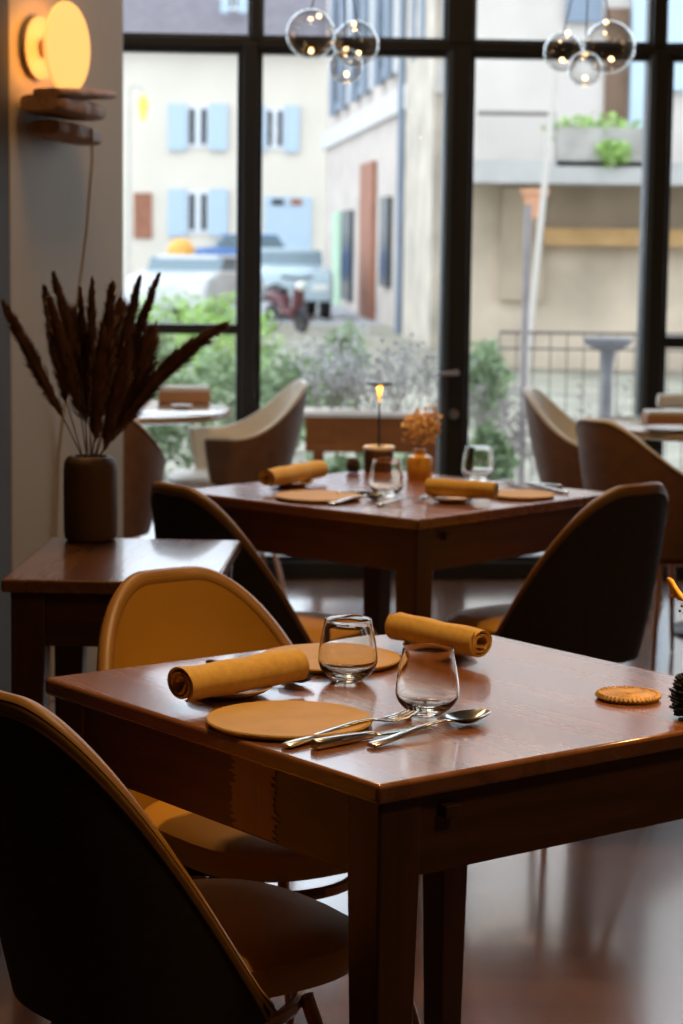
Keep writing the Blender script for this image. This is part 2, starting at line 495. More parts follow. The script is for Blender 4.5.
shell_g = 'black shell chairs at the square tables'
ch1 = make_chair('shell_chair', 'black-backed chair with caramel edge in front at the left of the near table', shell_g, M_black, M_leather, M_rim, .425, ar=.28, br=.235, ab=.205, bb=.200, rise=(.12, 1.0), thm=91, kp=1.9, e=.87)
face(ch1, (-.225, 2.95), (.79, .61))
ch2 = dup(ch1, (-.135, 3.60, 0), math.atan2(-.79, .61), 'chair showing its ochre leather inside, behind the near table', shell_g)
ch3 = dup(ch1, (-.175, 5.27, 0), math.atan2(.58, .80), 'black-backed chair at the left of the table with the small lamp', shell_g)
ch4 = dup(ch1, (.52, 5.43, 0), math.atan2(.73, -.68), 'black-backed chair with brown edge at the right of the table with the small lamp', shell_g)
tub_g = 'brown tub armchairs at the round tables'
cb1 = make_chair('tub_armchair', 'pale-lined tub armchair seen side-on behind the rolled napkin by the window', tub_g, M_brownshell, M_cream, M_cream, .63, rise=(.12, .80, 1), thm=118, e=.9, drop=.005)
face(cb1, (-.42, 8.66), (-.97, -.2))
cb2 = dup(cb1, (1.035, 7.24, 0), math.atan2(.5, .85), 'brown tub armchair seen from behind at the right, in front of the round table', tub_g)
cb3 = dup(cb1, (.965, 8.42, 0), math.atan2(-.25, .97), 'cream-lined tub armchair by the window, facing the right round table', tub_g)
cb4 = dup(cb1, (-.84, 7.52, 0), math.atan2(1, -.1), 'brown tub armchair half hidden by the partition wall and pampas plumes', tub_g)


def round_table(cx, cy, r, label):
    t = empty('round_table', (cx, cy, 0)); tag(t, label, 'table')
    b = B(); lathe(b, [(r - .03, .718), (r - .004, .726), (r, .738), (r - .003, .748), (r - .01, .75), (.01, .75)], 64); obj('tabletop', b, M_round, t)
    b = B(); lathe(b, [(.05, .03), (.035, .06), (.03, .4), (.035, .68), (.09, .716)], 24); obj('pedestal', b, M_blackm, t)
    b = B(); lathe(b, [(.22, 0), (.225, .008), (.21, .018), (.06, .03)], 40); obj('foot_plate', b, M_blackm, t)
    return t


round_table(-.83, 8.33, .42, 'light round table by the window behind the pampas plumes')
round_table(1.41, 7.95, .5, 'light round table at the right edge of the picture')


# ------------------------------------------------------------------ tableware
def plate(name, c, r, label, cat, group, material=M_plate, h=.010):
    b = B(); lathe(b, [(r * .86, 0), (r * .93, .0015), (r - .002, h * .55), (r, h * .8), (r - .0015, h), (r - .006, h + .0002), (r * .6, h - .0006), (.002, h - .0008)], 72)
    o = obj(name, b, material, loc=c); tag(o, label, cat, group); return o


def small_plate(c, r, label, group):
    b = B(); lathe(b, [(r * .5, 0), (r * .55, .001), (r * .85, .007), (r, .013), (r - .001, .0145), (r - .004, .014), (r * .8, .009), (r * .5, .004), (.002, .0035)], 60)
    o = obj('bread_plate', b, M_bread, loc=c); tag(o, label, 'plate', group); return o


def tumbler(c, label, group, s=1.0):
    t = [(.002, 0), (.019, 0), (.0225, .0015), (.0245, .004), (.034, .0105), (.0415, .0195), (.0445, .029), (.0447, .035), (.0437, .046), (.0408, .064), (.0372, .082), (.0352, .0935)]
    w = .0012
    inn = [(.0347, .0944), (.0341, .0935), (.0360, .082), (.0395, .064), (.0423, .046), (.0432, .035), (.0428, .029), (.0385, .0205), (.028, .0135), (.014, .0108), (.002, .0102)]
    b = B(); lathe(b, [(r * s, z * s) for r, z in t + inn], 64)
    o = obj('glass_tumbler', b, M_glass, loc=c); tag(o, label, 'glass', group); return o


def napkin(p0, p1, r, label, group, flap=-.6, seed=1):
    """linen rolled round itself: a spiral ribbon drawn out along the roll"""
    p0, p1 = V(p0), V(p1); L = (p1 - p0).length
    rr = random.Random(seed)
    n = 110; turns = 2.6; th = .0040
    def prof(x):
        out, inn = [], []
        lo = 0.0012 * math.sin(x * 70 + seed)
        for k in range(n):
            u = k / (n - 1); a = flap - u * turns * 2 * PI
            rad = r * (1 - .62 * u) + lo * (1 - u)
            if u > .60: rad *= 1 + .34 * math.sin(a * 2.3 + seed) * (u - .60) / .40
            sx = 1.05; sy = .96
            yy, zz = rad * math.cos(a) * sx, rad * math.sin(a) * sy
            if zz < -r * .86: zz = -r * .86 + (zz + r * .86) * .3
            out.append((yy, zz))
            q = 1 - th / max(rad, .006)
            inn.append((yy * q, zz * q))
        return out + inn[::-1]
    b = B(); rings = []
    NX = 26
    for i in range(NX + 1):
        u = i / NX; x = L * u
        e = .0015 * math.sin(7 * u + seed)
        bump_ = 1 + .012 * math.sin(u * 9 + seed)
        rings.append([(x + (.0022 * math.sin(3 * j / 20.0 + seed) if i in (0, NX) else 0), y * bump_ + e, z * bump_) for j, (y, z) in enumerate(prof(x))])
    vr = loft(b, rings, cap=False)
    m_ = len(rings[0])
    for ring in (vr[0], vr[-1]):
        for j in range(n - 1):
            try: b.faces.new((ring[j], ring[j + 1], ring[m_ - 2 - j], ring[m_ - 1 - j]))
            except ValueError: pass
    o = obj('rolled_napkin', b, M_napkin, autosmooth=True)
    d = (p1 - p0).normalized(); s = V((0, 0, 1)).cross(d).normalized(); u = d.cross(s)
    mm = Matrix((d, s, u)).transposed().to_4x4(); mm.translation = p0; o.matrix_world = mm
    tag(o, label, 'napkin', group); return o


def place_along(o, a, b_, z, L=None):
    d = V(b_) - V(a); d.z = 0
    if L: k = d.length / L; o.scale = (k, min(1.1, k), 1)
    o.location = (a[0], a[1], z); o.rotation_euler = (0, 0, math.atan2(d.y, d.x))


def sect(x, z, hw, hh, n=12, p=.8):
    return [(x, hw * spow(math.cos(2 * PI * k / n), p), z + hh * spow(math.sin(2 * PI * k / n), p)) for k in range(n)]


def handle(bm, L, end_hw=.0085, z_mid=.010, x0=0):
    rings = []
    for x, z, hw, hh in ((0, .0042, end_hw * .75, .0025), (.002, .0042, end_hw, .0034), (.03, .006, end_hw * .88, .0032), (.07, z_mid, end_hw * .6, .0026), (.105, z_mid + .003, .0034, .0022), (.125, z_mid + .002, .003, .002), (L, z_mid, .0045, .0018)):
        rings.append(sect(x + x0, z, hw, hh))
    loft(bm, rings)


def fork(a, b_, label, group, z=.75):
    t = empty('fork'); tag(t, label, 'fork', group)
    b = B(); handle(b, .135); obj('handle', b, M_steel, t)
    b = B(); rings = [sect(.134, .010, .0045, .0018), sect(.142, .0075, .010, .0015), (sect(.152, .0055, .0125, .0013)), sect(.158, .005, .0128, .0012)]
    loft(b, rings)
    for k in range(4):
        y = -.0105 + .007 * k
        tube(b, [(.156, y, .0052), (.172, y, .0058), (.188, y * .97, .009), (.201, y * .95, .0150)], [.0019, .0019, .0017, .0009], 6)
    obj('tines', b, M_steel, t)
    place_along(t, a, b_, z, .201); return t


def spoon(a, b_, label, group, z=.75):
    t = empty('spoon'); tag(t, label, 'spoon', group)
    b = B(); handle(b, .137, z_mid=.011); obj('handle', b, M_steel, t)
    b = B(); n = 28
    def el(k, dz): # egg-shaped bowl ring
        out = []
        for i in range(n):
            a_ = 2 * PI * i / n
            out.append((.168 + .034 * k * math.cos(a_), .0215 * k * math.sin(a_) * (1 - .12 * math.cos(a_)), dz + .0035 * (1 if k > .5 else k)))
        return out
    loft(b, [el(.04, .0015), el(.45, .0022), el(.8, .0052), el(1.0, .0092), el(.985, .0105), el(.8, .0066), el(.45, .0037), el(.04, .003)])
    obj('bowl', b, M_steel, t)
    place_along(t, a, b_, z, .202); return t


def knife(a, b_, label, group, z=.75):
    t = empty('knife'); tag(t, label, 'knife', group)
    b = B(); loft(b, [sect(0, .007, .007, .0060, p=.5), sect(.002, .007, .0080, .0068, p=.5), sect(.05, .007, .0075, .0062, p=.5), sect(.095, .0065, .0062, .0050, p=.6), sect(.103, .006, .004, .0035)])
    obj('handle', b, M_steel, t)
    b = B(); loft(b, [sect(.102, .006, .004, .0030), sect(.112, .005, .0088, .0016), sect(.15, .0045, .0098, .0013), sect(.19, .0042, .0092, .0011), sect(.207, .004, .0055, .0009), sect(.213, .004, .0012, .0006)])
    obj('blade', b, M_steel, t)
    place_along(t, a, b_, z, .213); return t


gP, gB, gN, gG = 'flat ochre plates on the square tables', 'small bread plates under the napkins', 'rolled mustard napkins', 'stemless tumblers on the square tables'
gF, gS, gK = 'forks on the square tables', 'spoons on the square tables', 'knives on the square tables'
Z = .75
# near table, setting at the left front
plate('dinner_plate', at(289.5, 717.5, .76) + V((0, 0, -.01)), .1135, 'flat ochre plate nearest the front, left of the cutlery', 'plate', gP)
plate('dinner_plate', at(330, 656, .76) + V((0, 0, -.01)), .1105, 'flat ochre plate behind the two tumblers on the near table', 'plate', gP)
NP1, NP2 = at(230, 694.5, Z), at(440, 653, Z)
small_plate(NP1, .062, 'small sand bread plate under the left napkin of the near table', gB)
small_plate(NP2, .060, 'small sand bread plate under the right napkin of the near table', gB)
nr = .0272
def nap(pxa, pya, pxb, pyb, lift, r, label, **k):
    z = Z + lift + r * .86
    return napkin(at(pxa, pya, z), at(pxb, pyb, z), r, label, gN, **k)
nap(180, 684.5, 297, 663.5, .0125, .0275, 'rolled mustard napkin at the left of the near table', flap=-2.0, seed=2)
nap(481, 643, 397, 625, .0125, .0275, 'rolled mustard napkin beside the black-backed chair, on the near table', flap=.9, seed=5)
tumbler(at(347.5, 680.5, Z), 'clear stemless tumbler standing in front of the rear plate, near table', gG)
tumbler(at(427, 714.5, Z), 'clear stemless tumbler nearest the front, behind fork and spoon', gG)
fork(at(285, 749, Z), at(418, 716.5, Z), 'steel fork beside the front plate, leftmost handle of three', gF)
knife(at(314, 750, Z), at(437, 727, Z), 'steel knife between fork and spoon at the front of the near table', gK)
spoon(at(371, 748.5, Z), at(487, 719.5, Z), 'steel spoon right of the knife at the front of the near table', gS)
# the rear setting's cutlery, mostly behind the left napkin
f2 = V((.61, -.79, 0))
f3 = V((.75, -.66, 0))
e = at(313, 687, Z); spoon(e - f3 * .19, e, 'spoon whose bowl shows dark behind the left napkin, near table', gS)
e = at(299, 681.5, Z); fork(e - f3 * .19, e, 'fork tips just behind the left napkin of the near table', gF)

# coaster
cc = at(628, 699, Z)
t = empty('woven_coaster', cc); tag(t, 'round woven wicker coaster on the near table', 'coaster')
b = B(); pts = []
for i in range(420):
    a = i * 2 * PI / 36; r = .004 + .0385 * i / 420
    pts.append((r * math.cos(a), r * math.sin(a), .0062 + .0006 * math.sin(a * 9 + i * .9)))
tube(b, pts, .0024, 6); lathe(b, [(.040, .001), (.041, .004), (.04, .0055), (.002, .0055)], 40); obj('woven_disc', b, M_wick, t)
for k in range(1):
    b = B()
    for i in range(44):
        a = 2 * PI * i / 44; a2 = a + .16
        tube(b, [(.0415 * math.cos(a), .0415 * math.sin(a), .0015), (.0455 * math.cos((a + a2) / 2), .0455 * math.sin((a + a2) / 2), .006), (.0425 * math.cos(a2), .0425 * math.sin(a2), .0098)], [.0016, .0028, .0018], 6)
    obj('braided_rim', b, M_wickd if False else M_wick, t)
    b = B(); lathe(b, [(.0395, 0), (.0435, .0005), (.044, .0065), (.0415, .0068)], 40, cap=False); obj('shadow_core', b, M_wickd, t)  # dark ring behind the braid, shadow between strands put into its colour
bpy.data.objects['shadow_core'].name = 'shadow_ring'


def pine_cone(c, r, label, material, tilt=0.4, group=None):
    b = B(); rr = random.Random(int(c[0] * 1000)); N = 90
    ball(b, (0, 0, r * .95), r * .62, 8, (1, 1, 1.2))
    for i in range(N):
        u = (i + .5) / N; a = i * 2.39996
        zz = r * (.12 + 1.75 * u); rad = r * math.sqrt(max(.02, 1 - (2 * u - 1) ** 2)) * .98
        d = V((math.cos(a), math.sin(a), .25 + .9 * (u - .3))).normalized(); s = V((-math.sin(a), math.cos(a), 0)); up = d.cross(s)
        p = V((math.cos(a) * rad * .5, math.sin(a) * rad * .5, zz)); q = p + d * r * rr.uniform(.42, .58)
        if q.z < .002: q.z = .002
        w = r * .26
        b0 = [p - s * w * .4, p + s * w * .4, q + s * w, q + d * w * .4, q - s * w]
        top = [x + up * r * .02 for x in b0]; bot = [x - up * r * .07 for x in b0]
        for x in bot:
            if x.z < .0005: x.z = .0005
        loft(b, [bot, top])
    o = obj('pine_cone', b, material, loc=c, smooth=False); tag(o, label, 'pine cone', group); return o


pine_cone(at(691, 718, Z), .029, 'black pine cone on the right edge of the near table', M_cone)
pine_cone(at(353, 473, Z), .019, 'small brown pine cone beside the little table lamp', M_cone2)

# amber bottle vases with dried flowers
def bottle(c, label):
    b = B(); lathe(b, [(.002, 0), (.032, 0), (.035, .004), (.0355, .03), (.035, .052), (.0325, .060), (.018, .066), (.0155, .072), (.0165, .080), (.0135, .081), (.012, .07), (.002, .064)], 40)
    o = obj('bottle_vase', b, M_amber, loc=c); tag(o, label, 'vase', 'amber bottle vases'); return o


def sprig(c, tip, n, label, group, seed, material, leaf=.012):
    """one dried stem with a loose head"""
    t = empty('dried_flower', c); tag(t, label, 'dried flower', group); rr = random.Random(seed)
    tip = V(tip) - V(c); mid = tip * .55 + V((0, 0, tip.length * .08))
    b = B(); tube(b, [(0, 0, 0), mid * .5, mid, tip], [.0012, .0011, .001, .0007], 5); obj('stem', b, M_straw, t)
    b = B()
    for i in range(n):
        p = tip + V((rr.gauss(0, 1), rr.gauss(0, 1), rr.gauss(0, 1.2))) * leaf * .8
        d = V((rr.uniform(-1, 1), rr.uniform(-1, 1), rr.uniform(-.2, 1))).normalized()
        tube(b, [p, p + d * leaf * .5, p + d * leaf], [leaf * .10, leaf * .24, leaf * .05], 5)
    obj('flower_head', b, material, t); return t


V2 = at(419.5, 478.5, Z)
bottle(V2, 'amber bottle vase on the table with the small lamp')
gfl = 'dried orange flowers in the amber bottle'
for i, (px, py) in enumerate(((411, 424), (419, 418), (427, 421), (434, 420), (415, 434), (424, 432), (432, 434))):
    p = at(px, py, Y=V2.y + .01 * math.sin(i * 2.1))
    sprig(V2 + V((0, 0, .072)), p, 26, 'dried orange flower sprig in the amber bottle beside the lamp', gfl, i, M_dried, .017)
V1 = at(800, 714, Z)
bottle(V1, 'amber bottle vase just past the picture edge on the near table')
t = empty('dried_flower', V1 + V((0, 0, .07))); tag(t, 'yellow dried flower reaching in over the near table at the right edge', 'dried flower')
bp_ = [V1 * 0 + V((0, 0, 0)), at(735, 645, Y=V1.y) - t.location, at(694, 612, Y=V1.y) - t.location, at(682, 598, Y=V1.y) - t.location]
b = B(); tube(b, bp_, [.0013, .0012, .001, .0009], 6); obj('stem', b, M_straw, t)
b = B(); q = [at(px, py, Y=V1.y) - t.location for px, py in ((686, 601), (680, 597), (675, 590), (670, 581), (667.5, 578))]
tube(b, q, [.002, .0058, .0055, .0048, .0022], 10); obj('petal', b, M_yellowf, t)
b = B(); q = [at(px, py, Y=V1.y) - t.location for px, py in ((680, 595), (674, 596), (669, 597))]
tube(b, q, [.002, .003, .0012], 8); obj('petal', b, M_yellowf, t)
b = B(); q = [at(px, py, Y=V1.y) - t.location for px, py in ((694, 612), (686, 607), (681, 603))]
tube(b, q, [.0008, .0008, .0006], 5); q = [at(px, py, Y=V1.y) - t.location for px, py in ((704, 626), (692, 609), (684, 606))]; tube(b, q, .0007, 5)
obj('twig', b, M_straw, t)
b = B()
for px, py in ((682, 606), (684, 613), (680, 611)):
    ball(b, at(px, py, Y=V1.y) - t.location, .0022, 5)
obj('bud', b, M_cone2, t)

# second table setting
plate('dinner_plate', at(318, 495, .76) + V((0, 0, -.01)), .109, 'flat ochre plate at the left of the table with the small lamp', 'plate', gP)
plate('dinner_plate', at(522, 493.5, .76) + V((0, 0, -.01)), .085, 'flat ochre plate right of the napkin, table with the small lamp', 'plate', gP)
small_plate(at(292, 486, Z), .06, 'small bread plate under the napkin behind the left plate, lamp table', gB)
small_plate(at(452, 502, Z), .058, 'small bread plate under the napkin at the lamp table front corner', gB)
def nap2(pxa, pya, pxb, pyb, label, **k):
    r = .0265; z = Z + .0125 + r * .86
    return napkin(at(pxa, pya, z), at(pxb, pyb, z), r, label, gN, **k)
nap2(266, 478, 320, 468.5, 'rolled mustard napkin behind the left plate of the lamp table', flap=-2, seed=3)
nap2(496, 490.5, 428, 486, 'rolled mustard napkin at the front corner of the lamp table', flap=.9, seed=4)
tumbler(at(386.5, 496, Z), 'clear stemless tumbler in front of the small table lamp', gG)
tumbler(at(478, 481, Z), 'clear stemless tumbler behind the front corner napkin, lamp table', gG)
knife(at(424, 494, Z) + V((-.22, -.08, 0)), at(404, 493, Z), 'steel knife nearest the left plate of the lamp table', gK)
e2 = V((math.cos(T2[2]), math.sin(T2[2]), 0))
spoon(at(330, 505.5, Z), at(330, 505.5, Z) + e2 * .2, 'steel spoon at the left plate of the lamp table', gS)
fork(at(378, 506.5, Z) , at(378, 506.5, Z) + e2 * .2, 'steel fork at the front of the lamp table', gF)
fork(at(567, 494, Z), at(503, 484, Z), 'steel fork behind the right plate of the lamp table', gF)
knife(at(561, 490, Z), at(492, 482, Z), 'steel knife behind the right plate of the lamp table', gK)

# cordless table lamps
M_glow = mat('amber_glow', (1, .5, .1), .5, emit=((1, .36, .05), .9))


def table_lamp(L0, label, power):
    t = empty('table_lamp', L0); tag(t, label, 'lamp')
    b = B(); lathe(b, [(.002, 0), (.038, 0), (.041, .004), (.042, .058), (.041, .062), (.03, .063), (.002, .061)], 40); obj('base', b, M_lampcup, t)
    b = B(); lathe(b, [(.0415, .0615), (.0435, .064), (.0435, .070), (.041, .073), (.034, .068), (.034, .0625)], 40, cap=False); obj('rim_ring', b, M_white, t)
    b = B(); tube(b, [(0, 0, .06), (0, 0, .245)], .0028, 8); obj('stem', b, M_blackm, t)
    b = B(); lathe(b, [(.004, .238), (.036, .244), (.038, .247), (.036, .250), (.004, .253)], 36); obj('shade', b, M_blackm, t)
    b = B(); lathe(b, [(.002, .19), (.0035, .20), (.007, .237), (.002, .2375)], 16); obj('bulb', b, M_glow, t)
    l = bpy.data.lights.new('lamp_glow', 'AREA'); l.shape = 'DISK'; l.size = .05; l.energy = power; l.color = (1, .54, .20)
    o = bpy.data.objects.new('lamp_glow', l); C.objects.link(o); o.location = V(L0) + V((0, 0, .237))


table_lamp(at(378.5, 472, Z), 'small cordless table lamp with thin stem and flat black head', .35)
table_lamp(at(742, 716, Z), 'small cordless lamp past the picture edge on the near table', .8)

# ------------------------------------------------------------------ pampas vase
VP = at(90.5, 540, Z)
b = B(); lathe(b, [(.002, 0), (.047, 0), (.054, .004), (.057, .014), (.0575, .10), (.0575, .150), (.056, .167), (.050, .178), (.042, .182), (.036, .1815), (.034, .176), (.034, .05), (.002, .045)], 56)
o = obj('cylinder_vase', b, M_vase, loc=VP); tag(o, 'matte brown cylinder vase on the side table', 'vase')
gpl = 'pampas plumes in the brown vase'


def plume(mx, tip_px, base_px, dy, label, wid, seed, bend=0.0):
    """dried pampas: a bare stem and a feathery head"""
    rr = random.Random(seed)
    root = VP + V((mx, .0 + dy * .06, .17))
    tip = at(*tip_px, Y=VP.y + dy); bs = at(*base_px, Y=VP.y + dy * .6)
    t = empty('pampas_plume', root); tag(t, label, 'dried grass', gpl)
    P0, P1, P2 = V((0, 0, 0)), bs - root, tip - root
    b = B(); tube(b, [P0 + (P0 - P1).normalized() * .07, P0, P1 * .5, P1], [.0016, .0016, .0015, .0013], 6); obj('stem', b, M_straw, t)
    b = B()
    L = (P2 - P1).length
    ctrl = (P1 + P2) / 2 + V((bend * .5, 0, abs(bend) * .8))
    def cv(u): return P1 * (1 - u) ** 2 + ctrl * 2 * u * (1 - u) + P2 * u * u
    tube(b, [cv(u / 10) for u in range(11)], [wid * .22 * math.sin(PI * min(1, (u / 10) ** .7 * .9 + .05)) + .0008 for u in range(11)], 7)
    for i in range(int(240 * L / .12)):
        u = rr.random() ** .85
        p = cv(u); d = (cv(min(1, u + .03)) - cv(max(0, u - .03))).normalized()
        a = rr.uniform(0, 2 * PI); s = d.cross(V((.3, .8, .2))).normalized(); q = d.cross(s)
        rad = s * math.cos(a) + q * math.sin(a)
        env = math.sin(PI * min(1, max(.06, (u * .90 + .06)) ** .72)) ** .8
        l0 = wid * rr.uniform(.5, 1.25) * (.25 + env); sp0 = rr.uniform(.25, .95)
        tip0 = d * l0 * (1.75 - .6 * sp0) + rad * l0 * sp0 * .85 + V((0, 0, -.22 * l0 * sp0))
        for k in range(15):
            g = V((rr.gauss(0, 1), rr.gauss(0, 1), rr.gauss(0, 1)))
            f0 = rr.uniform(.45, 1.1)
            p0 = p + d * rr.uniform(-.3, .3) * l0
            e = p0 + tip0 * f0 + g * l0 * .16
            m0 = p0 + tip0 * f0 * .5 + rad * l0 * .10 + g * l0 * .05
            f = rad.cross(d).normalized() * .0016
            v = [b.verts.new(x) for x in (p0 - f, p0 + f, m0 + f * 1.1, m0 - f * 1.1)]
            b.faces.new(v); v2 = b.verts.new(e); b.faces.new((v[3], v[2], v2))
    obj('feathery_head', b, M_pampas, t, smooth=True, autosmooth=False)
    return t


plume(-.012, (4, 304), (62, 415), -.06, 'pampas plume leaning farthest left against the wall', 0.0202, 1)
plume(-.014, (45, 290), (66, 400), .05, 'upright pampas plume second from the left, dark tip', 0.0202, 2)
plume(-.006, (50, 300), (80, 410), -.04, 'broad pampas plume in front at the left of the bunch', 0.0232, 3)
plume(-.004, (54, 275), (82, 380), .03, 'tall pampas plume with its tip left of the vase centre', 0.0186, 4)
plume(.000, (92, 281), (90, 390), .07, 'slender straight pampas plume at the back of the bunch', 0.0155, 5)
plume(.004, (80, 290), (88, 395), .08, 'short pampas plume at the back, half hidden by the others', 0.0139, 12)
plume(.004, (112, 287), (98, 400), -.05, 'thick upright pampas plume in the middle of the bunch', 0.0232, 6)
plume(.006, (139, 280), (112, 395), .02, 'tall pampas plume leaning slightly right, second from the window', 0.0186, 7)
plume(.009, (158, 276), (116, 390), .05, 'tallest pampas plume on the right with pointed tip', 0.0170, 8)
plume(.012, (222, 326), (118, 430), -.02, 'long pampas plume arching far right towards the window', 0.0264, 9, bend=-.045)
plume(.012, (196, 349), (122, 420), .06, 'short pampas plume drooping right under the arching one', 0.0155, 10, bend=-.02)
plume(.002, (103, 330), (95, 440), -.07, 'full pampas plume in front of the bunch above the vase mouth', 0.0264, 11)
plume(.008, (128, 345), (104, 450), -.05, 'full low pampas plume right of the bunch centre', 0.0248, 13)

plume(-.008, (72, 318), (86, 420), .09, 'mid-height pampas plume left of centre, deep in the bunch', .048, 14)
plume(.006, (120, 312), (106, 415), .10, 'mid-height pampas plume at the back, just right of centre', .046, 15)
plume(.010, (150, 338), (112, 440), .03, 'pampas plume leaning right between the upright and the arching ones', .050, 16)

# ------------------------------------------------------------------ wall sconce
SY = 6.78
wrot = math.atan2(wd.y, wd.x) + PI      # local x runs along the partition towards its free end
sc0 = at(29, 110, Y=6.55)
# drop the point onto the wall face
k = (sc0 - PA).dot(wn); sc0 = sc0 - wn * k
t = empty('wall_sconce', sc0, math.atan2(-wd.y, -wd.x)); tag(t, 'driftwood wall sconce with glowing round disc on the partition', 'wall lamp')
# local: x along the wall, -y out of the wall
b = B()
def slab(bm, x0, x1, y0, y1, z0, z1, n=14, taper=.5, seed=0, tilt=0):
    rr = random.Random(seed); rings = []
    for i in range(n + 1):
        u = i / n; x = lerp(x0, x1, u)
        k = math.sin(PI * (.08 + .84 * u)) ** .45
        w = rr.uniform(-.004, .004)
        yc = (y0 + y1) / 2; hy = (y1 - y0) / 2 * (taper + (1 - taper) * k) + w
        zc = (z0 + z1) / 2 + tilt * (u - .5); hz = (z1 - z0) / 2 * (.55 + .45 * k)
        rings.append([(x, yc + hy * spow(math.cos(2 * PI * j / 14), .6) * -1, zc + hz * spow(math.sin(2 * PI * j / 14), .6)) for j in range(14)])
    loft(bm, rings)
slab(b, -.12, .16, -.16, -.002, -.022, .034, seed=1, tilt=-.018, taper=.6); obj('driftwood_shelf', b, M_sconce, t)
b = B(); slab(b, -.06, .20, -.13, -.002, -.088, -.036, seed=2, tilt=-.024, taper=.3); obj('driftwood_shelf', b, M_sconce, t)
b = B(); slab(b, -.12, .21, -.17, -.04, .032, .062, seed=3, tilt=.010, taper=.4); obj('driftwood_shelf', b, M_sconce, t)
dr = .130
b = B(); rings = []
for y, r in ((-.105, dr - .008), (-.105, dr - .002), (-.102, dr), (-.096, dr), (-.094, dr - .004)):
    rings.append([(r * math.cos(2 * PI * j / 64) + .01, y, .055 + dr - .01 + r * math.sin(2 * PI * j / 64)) for j in range(64)])
loft(b, rings); dsc = obj('light_disc', b, M_disc, t)
dz = .055 + dr - .01
b = B(); rings = []
for y, r in ((-.020, dr - .045), (-.020, dr - .04), (-.010, dr - .04)):
    rings.append([(r * math.cos(2 * PI * j / 48) + .0, y, dz + r * math.sin(2 * PI * j / 48)) for j in range(48)])
loft(b, rings); obj('back_plate', b, M_wall, t)
b = B(); tube(b, [(.01, -.03, dz), (.01, -.087, dz)], .03, 20); obj('spacer', b, M_sconce, t)
gl = bpy.data.lights.new('disc_glow', 'AREA'); gl.shape = 'DISK'; gl.size = .2; gl.energy = .9; gl.color = (1, .45, .12)
go = bpy.data.objects.new('disc_glow', gl); C.objects.link(go)
go.location = sc0 + Matrix.Rotation(math.atan2(-wd.y, -wd.x), 3, 'Z') @ V((.01, -.09, dz)); go.rotation_euler = (-wn).to_track_quat('-Z', 'Y').to_euler()
b = B(); tube(b, [(.10, -.13, -.05), (.105, -.128, -.14), (.12, -.10, -.35), (.13, -.05, -.65), (.12, -.006, -1.0), (.08, -.006, -1.5), (.05, -.006, -1.76)], .004, 6); obj('cord', b, mat('cord_tan', (.36, .26, .13), .6, var=.1), t)

# ------------------------------------------------------------------ glass globe pendants
def pendant(globes, leds, Y, label, cordpx):
    c0 = at(*cordpx, Y=Y); t = empty('globe_pendant', c0); tag(t, label, 'pendant lamp', 'glass globe pendants')
    for px, py, r, dy in globes:
        c = at(px, py, Y=Y + dy) - c0; b = B(); ball(b, c, r * Y / FPX, 20); obj('globe', b, M_globe, t, autosmooth=False)
        b = B(); tube(b, [c + V((0, 0, r * Y / FPX * .98)), V((0, 0, .35)), V((0, 0, .42))], .0022, 6); obj('cord', b, M_blackm, t)
    for px, py, dy in leds:
        b = B(); ball(b, at(px, py, Y=Y + dy) - c0, .0065, 8); obj('bulb', b, M_led, t)
    b = B(); tube(b, [(0, 0, .38), (0, 0, CEIL - c0.z - .02)], .003, 6); obj('cord', b, M_blackm, t)
    b = B(); lathe(b, [(.002, CEIL - c0.z - .03), (.05, CEIL - c0.z - .028), (.055, CEIL - c0.z - .001), (.002, CEIL - c0.z - .001)], 24); obj('ceiling_rose', b, M_blackm, t)
    return t


pendant([(311, 34, 24.5, 0), (356, 44, 23, .03), (346, 66, 17, -.05)], [(319, 16, 0), (354, 24, 0), (346, 49, .02), (358.5, 53, 0), (311, 51, 0), (346.5, 74, 0)], 6.6,
        'cluster of three clear glass globes hanging before the left glass door', (338, 30))
pendant([(609, 47, 26, 0), (563, 52, 19.5, .04), (585, 69, 17, -.05)], [(606, 22, 0), (568, 33, 0), (586, 54, .02), (611, 59, 0), (562, 60, 0), (585, 78, 0), (644, 77, .3)][:6], 6.9,
        'cluster of three clear glass globes hanging before the right glass door', (588, 40))

# ------------------------------------------------------------------ things on the round tables
def menu(c, rz, sx, sy, h, label, cover=True):
    t = empty('menu_stack', c, rz); tag(t, label, 'menu', None)
    b = B(); box(b, (-sx / 2, -sy / 2, 0), (sx / 2, sy / 2, h * .72)); obj('cover', b, M_menu, t, smooth=False, bevel=.003)
    b = B(); box(b, (-sx / 2 + .004, -sy / 2 + .004, h * .72), (sx / 2 - .004, sy / 2 - .004, h)); obj('top_sheet', b, M_paper, t, smooth=False, bevel=.004)
    return t


menu(at(184, 402, Z), .1, .20, .13, .062, 'brown covered box with white top on the left round table')
o = None
b = B(); lathe(b, [(.002, 0), (.022, 0), (.04, .012), (.042, .014), (.036, .012), (.002, .004)], 32); o = obj('dish', b, M_white, loc=at(184, 406, Z) + V((0, -.12, 0))); tag(o, 'small white dish before the box on the left round table', 'dish')
menu(at(672, 424, Z), .05, .20, .12, .048, 'brown covered box with white top on the right round table')
b = B(); lathe(b, [(.002, 0), (.06, 0), (.10, .010), (.105, .013), (.09, .011), (.002, .004)], 40); o = obj('white_plate', b, M_white, loc=at(672, 431, Z)); tag(o, 'white plate in front of the box on the right round table', 'plate')
b = B(); pp = at(676, 409, Z)
tube(b, [(-.075, 0, .03), (-.07, 0, .03), (.0, 0, .031), (.09, 0, .03), (.095, 0, .03)], [.012, .028, .03, .028, .012], 20); o = obj('rolled_napkin', b, M_paper, loc=pp); tag(o, 'white rolled napkin behind the box on the right round table', 'napkin')

